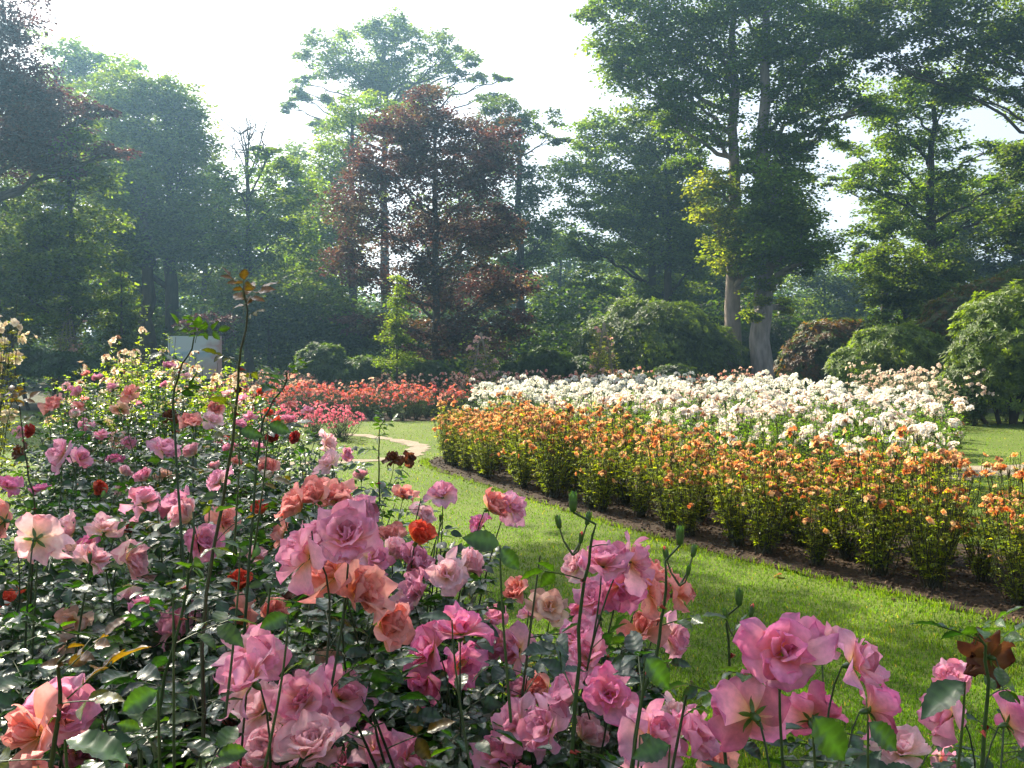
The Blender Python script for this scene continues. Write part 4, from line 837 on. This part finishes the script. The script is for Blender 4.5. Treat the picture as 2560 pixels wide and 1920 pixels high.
tree('young_spruce', 'narrow pale young conifer in front of the central copper beech', 'tree', 27, 397, [(399, 282, 4, 10), (398, 300, 7, 12), (397, 320, 11, 13), (397, 340, 16, 13), (396, 360, 22, 13)], 'pale', 3, 21, cov=2.6, ls=.08, clump=.3, flat=.2)
tree('young_larch', 'narrow green young conifer left of the white board', 'tree', 29, 122, [(122, 262, 5, 10), (122, 282, 9, 14), (122, 304, 14, 14), (123, 326, 20, 14), (123, 345, 24, 12)], 'green', 4, 22, cov=2.6, ls=.09, clump=.35, flat=.2)
tree('purple_smoke_bush', 'purple leaved shrub above the white board', 'shrub', 30, 208, [(200, 322, 20, 13), (222, 322, 18, 12), (210, 340, 24, 10)], 'purple', 4, 23, cov=2.0, ls=.11, clump=.5)
tree('oak_tree', 'faint blue green tree far back in the misty gap right of the copper beech', 'tree', 72, 560, [(560, 250, 26, 20), (545, 285, 30, 26), (590, 290, 30, 24), (570, 320, 34, 24), (610, 320, 30, 20)], 'green', 7, 24, cov=2.6, ls=.28)
tree('oak_tree', 'faint blue green tree far back in the gap right of the twin oaks', 'tree', 68, 825, [(800, 275, 26, 20), (835, 285, 26, 26), (815, 315, 36, 22), (855, 300, 26, 26)], 'green', 6, 25, cov=2.6, ls=.26)
# further woodland trees that close the view behind
k = 0
for (bx_, d_, tp, sc, lb) in [(30, 55, 190, 1.0, 'woodland tree in the dark left background behind the hornbeam'), (110, 58, 175, 1.05, 'woodland tree standing behind the round topped tree'), (205, 56, 200, 1.0, 'woodland tree behind and left of the bare topped tree'), (290, 60, 175, 1.0, 'woodland tree behind and right of the bare topped tree'),
                         (660, 60, 190, 1.0, 'woodland tree behind the pair of hornbeams'), (720, 58, 215, .9, 'woodland tree showing between the hornbeams and twin oaks'), (945, 58, 185, 1.0, 'woodland tree behind the spreading tree on the right'), (1030, 56, 170, 1.1, 'woodland tree behind the oak at the right edge'), (460, 62, 185, .8, 'woodland tree right behind the central copper beech')]:
    k += 1; r_ = 44*sc
    tree('woodland_tree', lb, 'tree', d_, bx_, [(bx_, tp, r_*.8, 26), (bx_-26, tp+38, r_, 30), (bx_+28, tp+42, r_, 30), (bx_, tp+80, r_*1.2, 34), (bx_-34, tp+112, r_, 30), (bx_+34, tp+112, r_, 30)], ['green', 'dark', 'fresh', 'green'][k % 4], 9, 40+k, cov=2.2, ls=.24, group='woodland trees at the back')
# far wood: one mass
rng = np.random.default_rng(9); mb = MB()
nC = 1900; a = rng.uniform(-.75, .75, nC); dd = rng.uniform(84, 104, nC); hmax = 11+3*np.sin(a*9)+2*np.sin(a*23+1)
C = np.stack([np.tan(a)*dd, dd, rng.random(nC)**1.1*hmax], -1)
foliage_clumps(mb, C, rng.uniform(1.2, 2.4, nC), rng, 9, .55, np.array([(.035, .065, .018)])*rng.uniform(.7, 1.3, (nC, 1)), flat=.7, sprays=8, sr=.9)
tag(mb.build('far_wood', M_TREE, smooth=False), 'distant misty wood closing the view behind all the trees', 'wood', kind='stuff')
mb = MB(); nC = 1500; a = rng.uniform(-.68, .68, nC); dd = rng.uniform(41, 62, nC)
C = np.stack([np.tan(a)*dd, dd, rng.random(nC)**1.3*(3.2+1.2*np.sin(a*31))+.2], -1)
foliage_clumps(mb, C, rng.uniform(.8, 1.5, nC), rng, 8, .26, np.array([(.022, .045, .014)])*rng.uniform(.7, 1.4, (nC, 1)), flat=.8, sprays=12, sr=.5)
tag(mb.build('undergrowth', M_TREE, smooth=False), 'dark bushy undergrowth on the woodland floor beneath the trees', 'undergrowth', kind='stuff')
# unseen oak outside the left edge, crown laid out to dapple near bed and lawn
tree('oak_tree', 'unseen green oak beyond the left edge, crown placed to shade near bed and lawn', 'tree', 12.6, -205, [(-70, -300, 150, 120), (-180, -330, 170, 120), (20, -400, 150, 110), (-60, -460, 170, 100), (-230, -240, 120, 90), (90, -330, 90, 80), (20, -310, 112, 90, 3), (80, -350, 92, 80, 2.5), (-30, -350, 105, 90, 4.2)], 'green', 45, 60, cov=.66, ls=.15, clump=.9)

# ------------------------------------------------------------------ rhododendrons and other shrubs: whorls of long leaves
def rhodo(label, d, bpx, blobs, cols, n, ls, seed, name='rhododendron', group='rhododendrons below the trees', newc=None, share=.0, lit=.5):
    rng = np.random.default_rng(seed); base = np.array([(bpx-CX)/F*d, d, 0.]); root = thing(name, label, 'shrub', base, group); mb, tb = MB(), MB(); k = d/F
    tot = sum(b[2]*b[3] for b in blobs); T = np.array([[0, 0, 0], [.16, .45, .03], [0, 1, -.12], [-.16, .45, .03], [0, .5, -.03]]); Fc = np.array([[0, 1, 2, 4], [0, 4, 2, 3]])
    for (px, py, rx, ry) in blobs:
        bc = W(px, py, d, base); r3 = np.array([rx*k, rx*k*.9, ry*k]); m = int(n*rx*ry/tot)
        v = unit(rng.normal(0, 1, (m, 3))*[1, 1, 1]); v[:, 2] = np.where(v[:, 2] < -.5, -v[:, 2], v[:, 2])
        lump = 1+.15*np.sin(v[:, 0]*7+seed)*np.sin(v[:, 2]*6+v[:, 1]*5)+rng.normal(0, .035, m)
        rr = np.where(rng.random(m) < .75, 1, rng.uniform(.6, 1, m))
        C = bc+v*(lump*rr)[:, None]*r3; ok = C[:, 2] > .08; C, v2 = C[ok], v[ok]; m = len(C)
        for q in range(2): tube(tb, bez(np.array([bc[0]*.5, bc[1]*.5, 0]), bc*[.8, .8, .4], bc+rng.normal(0, .3, 3)*r3, 6), np.linspace(.06, .02, 6), 5, (.06, .045, .03))
        nn = unit(v2*[1, 1, .8]+[0, 0, .5]+rng.normal(0, .25, (m, 3)))
        side = unit(np.cross(nn, rng.normal(0, 1, (m, 3)))); s2 = np.cross(nn, side)
        c0 = np.array(cols)[rng.integers(0, len(cols), m)]*rng.uniform(.7, 1.3, (m, 1))
        if newc is not None:
            q = (rng.random(m) < share*(.3+1.4*(np.sin(C[:, 0]*2.1+seed)*np.sin(C[:, 2]*2.7) > -.1)));  c0[q] = np.array(newc)*rng.uniform(.6, 1.3, (q.sum(), 1))
        nl = 8
        for j in range(nl):
            a = j*2*math.pi/nl+rng.uniform(0, .5, m); e = rng.uniform(-.1, .65, m)
            dr = side*np.cos(a)[:, None]+s2*np.sin(a)[:, None]+nn*e[:, None]
            mb.stamp(T, Fc, frames(dr, nn)*(ls*rng.uniform(.7, 1.25, m))[:, None, None], C, c0*rng.uniform(.7, 1.3, (m, 1)))
    mb.build('foliage', M_RHODO, root, False); tb.build('stems', M_BARK, root); return root
GR = [(.062, .098, .016), (.075, .115, .02), (.05, .08, .016)]; RB = (.15, .05, .018)
rhodo('broad dark green rhododendron dome between the hornbeams and twin oaks', 36, 650, [(650, 350, 66, 46), (605, 365, 34, 34), (702, 362, 40, 34), (655, 325, 46, 22)], GR, 6200, .17, 1)
rhodo('rounded rhododendron flecked with rusty brown leaves right of the twin oaks', 30, 832, [(832, 356, 42, 34), (806, 368, 26, 26), (855, 345, 30, 22)], [(.05, .075, .018), (.04, .06, .015)], 4200, .14, 2, newc=(.11, .055, .02), share=.35)
rhodo('bright green rhododendron in front of the rusty brown ones', 27, 892, [(895, 358, 44, 30), (865, 370, 34, 22), (925, 366, 34, 26), (900, 345, 28, 18)], [(.085, .13, .018), (.10, .145, .02)], 4400, .14, 3)
rhodo('olive rhododendron with brown dead heads at upper right behind the bright green one', 29, 965, [(965, 325, 40, 30), (935, 345, 34, 24), (1000, 310, 46, 30), (1040, 300, 46, 34)], [(.05, .075, .018), (.06, .09, .02)], 5000, .14, 4, newc=(.10, .06, .02), share=.22)
rhodo('largest bright green rhododendron cut by the right edge of the photo', 21.5, 1010, [(1015, 340, 56, 50), (990, 372, 42, 34), (1040, 360, 60, 60), (965, 388, 26, 20), (1020, 395, 50, 28)], [(.085, .13, .018), (.065, .10, .016), (.10, .145, .02)], 5400, .135, 5)
rhodo('low rhododendron in shade behind the trunks of the twin oaks', 42, 765, [(745, 352, 40, 26), (790, 350, 40, 30), (815, 362, 30, 24)], [(.025, .05, .015)], 2600, .17, 6)
rhodo('pale glossy rhododendron beneath the left of the central copper beech', 28.5, 325, [(322, 364, 24, 18), (345, 374, 26, 14), (365, 370, 16, 12)], [(.06, .10, .03), (.05, .09, .025)], 2600, .14, 7)
rhodo('small glossy rhododendron right of the pale young conifer', 28.5, 430, [(430, 374, 18, 12), (410, 378, 16, 10)], [(.05, .09, .025)], 1000, .13, 8)
rhodo('low dark green rhododendron in front of the wood at the left edge', 27, 35, [(20, 366, 34, 16), (60, 368, 34, 14), (95, 372, 28, 12)], [(.03, .065, .02)], 2400, .14, 9)
rhodo('bluish green low shrub between the right obelisk and the twin oaks', 31, 680, [(676, 376, 22, 10), (640, 382, 20, 8)], [(.035, .06, .03)], 900, .12, 10)
rhodo('low brown edged rhododendron between white roses and bright green rhododendrons', 26, 940, [(905, 384, 26, 10), (940, 386, 26, 12)], [(.06, .09, .02)], 1300, .12, 11, newc=RB, share=.4)
rhodo('misty low shrub in the gap left of the big rhododendron dome', 33, 560, [(545, 368, 30, 18), (585, 372, 26, 14), (520, 374, 24, 12)], [(.04, .075, .025)], 2200, .14, 12)

# ------------------------------------------------------------------ obelisks with climbing roses, picture board
def obelisk(px, ytop, d, lab, lab2, seed, n=9):
    g = P(px, 380, d); base = np.array([g[0], d, 0.]); hgt = P(px, ytop, d)[2]; root = thing('wooden_obelisk', lab, 'obelisk', base, 'wooden plant obelisks'); rng = np.random.default_rng(seed)
    s = .42; cw = (.22, .19, .15)
    for sx in (-1, 1):
        for sy in (-1, 1):
            mb = MB(); tube(mb, [[sx*s, sy*s, 0], [sx*.06, sy*.06, hgt*.9]], [.032, .028], 4, cw); mb.build('leg', M_WOOD, root, False)
    for q, f in enumerate((.3, .55, .75)):
        w_ = s*(1-f/.9*.86)+.1; mb = MB()
        for a in range(4):
            R = rotz(np.array([a*math.pi/2]))[0]; box(mb, R@np.array([0, w_-.06+.002*q, hgt*.9*f+.003*a]), (2*w_+.12, .03, .045), cw, R)
        mb.build('rung', M_WOOD, root, False)
    mb = MB(); tube(mb, [[0, 0, hgt*.88], [0, 0, hgt*.93], [0, 0, hgt*.98], [0, 0, hgt]], [.1, .05, .06, .01], 6, cw); mb.build('finial', M_WOOD, root)
    lf, st, tips = MB(), MB(), []; L = []
    r2 = thing('climbing_rose', lab2, 'rose bush', base+[0, -.02, 0], 'pink climbing roses on the obelisks')
    for k in range(22):
        ph = rng.uniform(0, 6.3); t = np.linspace(0, 1, 14); top = hgt*rng.uniform(.55, .98); r_ = (s*1.15*(1-t*.7*top/hgt)+.05)*1.0
        pth = np.stack([r_*np.cos(ph+t*2.2), r_*np.sin(ph+t*2.2), top*t], -1)+rng.normal(0, .03, (14, 3))*(t[:, None] > 0)
        if k % 3 == 0: pth[-4:] += np.array([rng.normal(0, .25), rng.normal(0, .2), 0])*np.linspace(.3, 1, 4)[:, None]
        tube(st, pth, np.linspace(.01, .004, 14), 4, (.06, .06, .03)); cane_leaves(rng, pth, .08, .1, .06, 'light', L); L[:] = [l[:4]+(np.array([.14, .17, .05])*rng.uniform(.7, 1.2),) for l in L]
        for q in (.5, .75, 1): tips.append(pth[int(q*13)])
    put_leaves(lf, None, L, 2, rng); lf.build('foliage', M_BEDLEAF, r2, False); st.build('stems', M_STEM, r2)
    for k in range(n*4):
        X = tips[int(rng.integers(len(tips)))]+rng.normal(0, .07, 3); link('bloom', C_HEAD[k % 2], r2, M=m4(face_matrix(unit(rng.normal(0, .5, 3)+[0, -.3, .8]), rng), X, rng.uniform(.8, 1.5)))
rng = np.random.default_rng(31); C_HEAD = [head('c', rng, nf, .06, .045, [(.90, .62, .58), (.92, .72, .68)], [(.88, .5, .4)]*2, 0).mesh('bloom', M_BLOOM, False) for nf in (4, 7)]
obelisk(69, 306, 29, 'weathered wooden obelisk at the left, in front of the dark wood', 'pink climbing rose on the left obelisk before the dark wood', 1, 6)
obelisk(481, 332, 29.5, 'wooden obelisk right below the central copper beech', 'pale pink climbing rose on the obelisk below the copper beech', 2, 8)
obelisk(604, 322, 29.5, 'wooden obelisk in front of the big rhododendron dome', 'pink climbing rose on the obelisk before the rhododendron dome', 3, 6)
rng = np.random.default_rng(4)
A, B = P(168, 336, 24.5), P(222, 379, 24.5); cx_, wd_, zt, zb = (A[0]+B[0])/2, B[0]-A[0], A[2], B[2]
root = thing('picture_board', 'pale square picture board on posts standing before the wood at left', 'board', (cx_, 24.5, 0))
m, N, L_, out = newmat('board_picture')
tc = N.new('ShaderNodeTexCoord'); sx_ = N.new('ShaderNodeSeparateXYZ'); L_.new(tc.outputs['Generated'], sx_.inputs[0])
nz = N.new('ShaderNodeTexNoise'); nz.inputs['Scale'].default_value = 3.5; nz.inputs['Detail'].default_value = 6; L_.new(tc.outputs['Generated'], nz.inputs['Vector'])
ad = N.new('ShaderNodeMath'); ad.operation = 'MULTIPLY_ADD'; ad.inputs[1].default_value = .5; L_.new(nz.outputs[0], ad.inputs[0]); L_.new(sx_.outputs['Z'], ad.inputs[2])
cr = N.new('ShaderNodeValToRGB'); e = cr.color_ramp.elements; e[0].position = .3; e[0].color = (.30, .26, .27, 1); e[1].position = 1.25 if False else 1.0; e[1].color = (.40, .46, .50, 1)
for p_, c_ in ((.5, (.32, .29, .28)), (.68, (.33, .36, .38)), (.86, (.22, .33, .42)), (.93, (.36, .44, .50))): q = e.new(p_); q.color = (*c_, 1)
L_.new(ad.outputs[0], cr.inputs[0])
mxx = N.new('ShaderNodeMix'); mxx.data_type = 'RGBA'; mxx.inputs[7].default_value = (.30, .20, .20, 1)  # brownish patch towards the right edge, a reflection put into the panel colour
mr = N.new('ShaderNodeMapRange'); mr.inputs[1].default_value = 1.25; mr.inputs[2].default_value = 1.5; ad2 = N.new('ShaderNodeMath'); L_.new(nz.outputs[0], ad2.inputs[0]); L_.new(sx_.outputs['X'], ad2.inputs[1]); L_.new(ad2.outputs[0], mr.inputs[0]); L_.new(mr.outputs[0], mxx.inputs[0])
L_.new(cr.outputs[0], mxx.inputs[6]); b_ = N.new('ShaderNodeBsdfPrincipled'); b_.inputs['Roughness'].default_value = .35; L_.new(mxx.outputs[2], b_.inputs['Base Color']); L_.new(b_.outputs[0], out.inputs[0])
mb = MB(); box(mb, (0, 0, (zt+zb)/2), (wd_, .03, zt-zb), (.6, .6, .6)); mb.build('panel', m, root, False)
for s in (-1, 1):
    mb = MB(); box(mb, (s*wd_*.42, .055, zt*.48), (.07, .07, zt*.96), (.16, .15, .14)); mb.build('post', M_WOOD, root, False)

# ------------------------------------------------------------------ morning haze
import bmesh
bm = bmesh.new(); bmesh.ops.create_cube(bm, size=1); me = bpy.data.meshes.new('haze'); bm.to_mesh(me); bm.free()
hz = link('haze', me); hz.scale = (640, 480, 31); hz.location = (0, 195, 31/2-1.0)
m, N, L_, out = newmat('haze'); pv = N.new('ShaderNodeVolumePrincipled'); pv.inputs['Density'].default_value = HAZE_DENSITY; pv.inputs['Color'].default_value = (.40, .70, 1.0, 1); pv.inputs['Anisotropy'].default_value = .7
L_.new(pv.outputs[0], out.inputs['Volume']); me.materials.append(m); hz['kind'] = 'stuff'; hz['label'] = 'thin blue morning haze hanging in the air between the trees'; hz['category'] = 'haze'
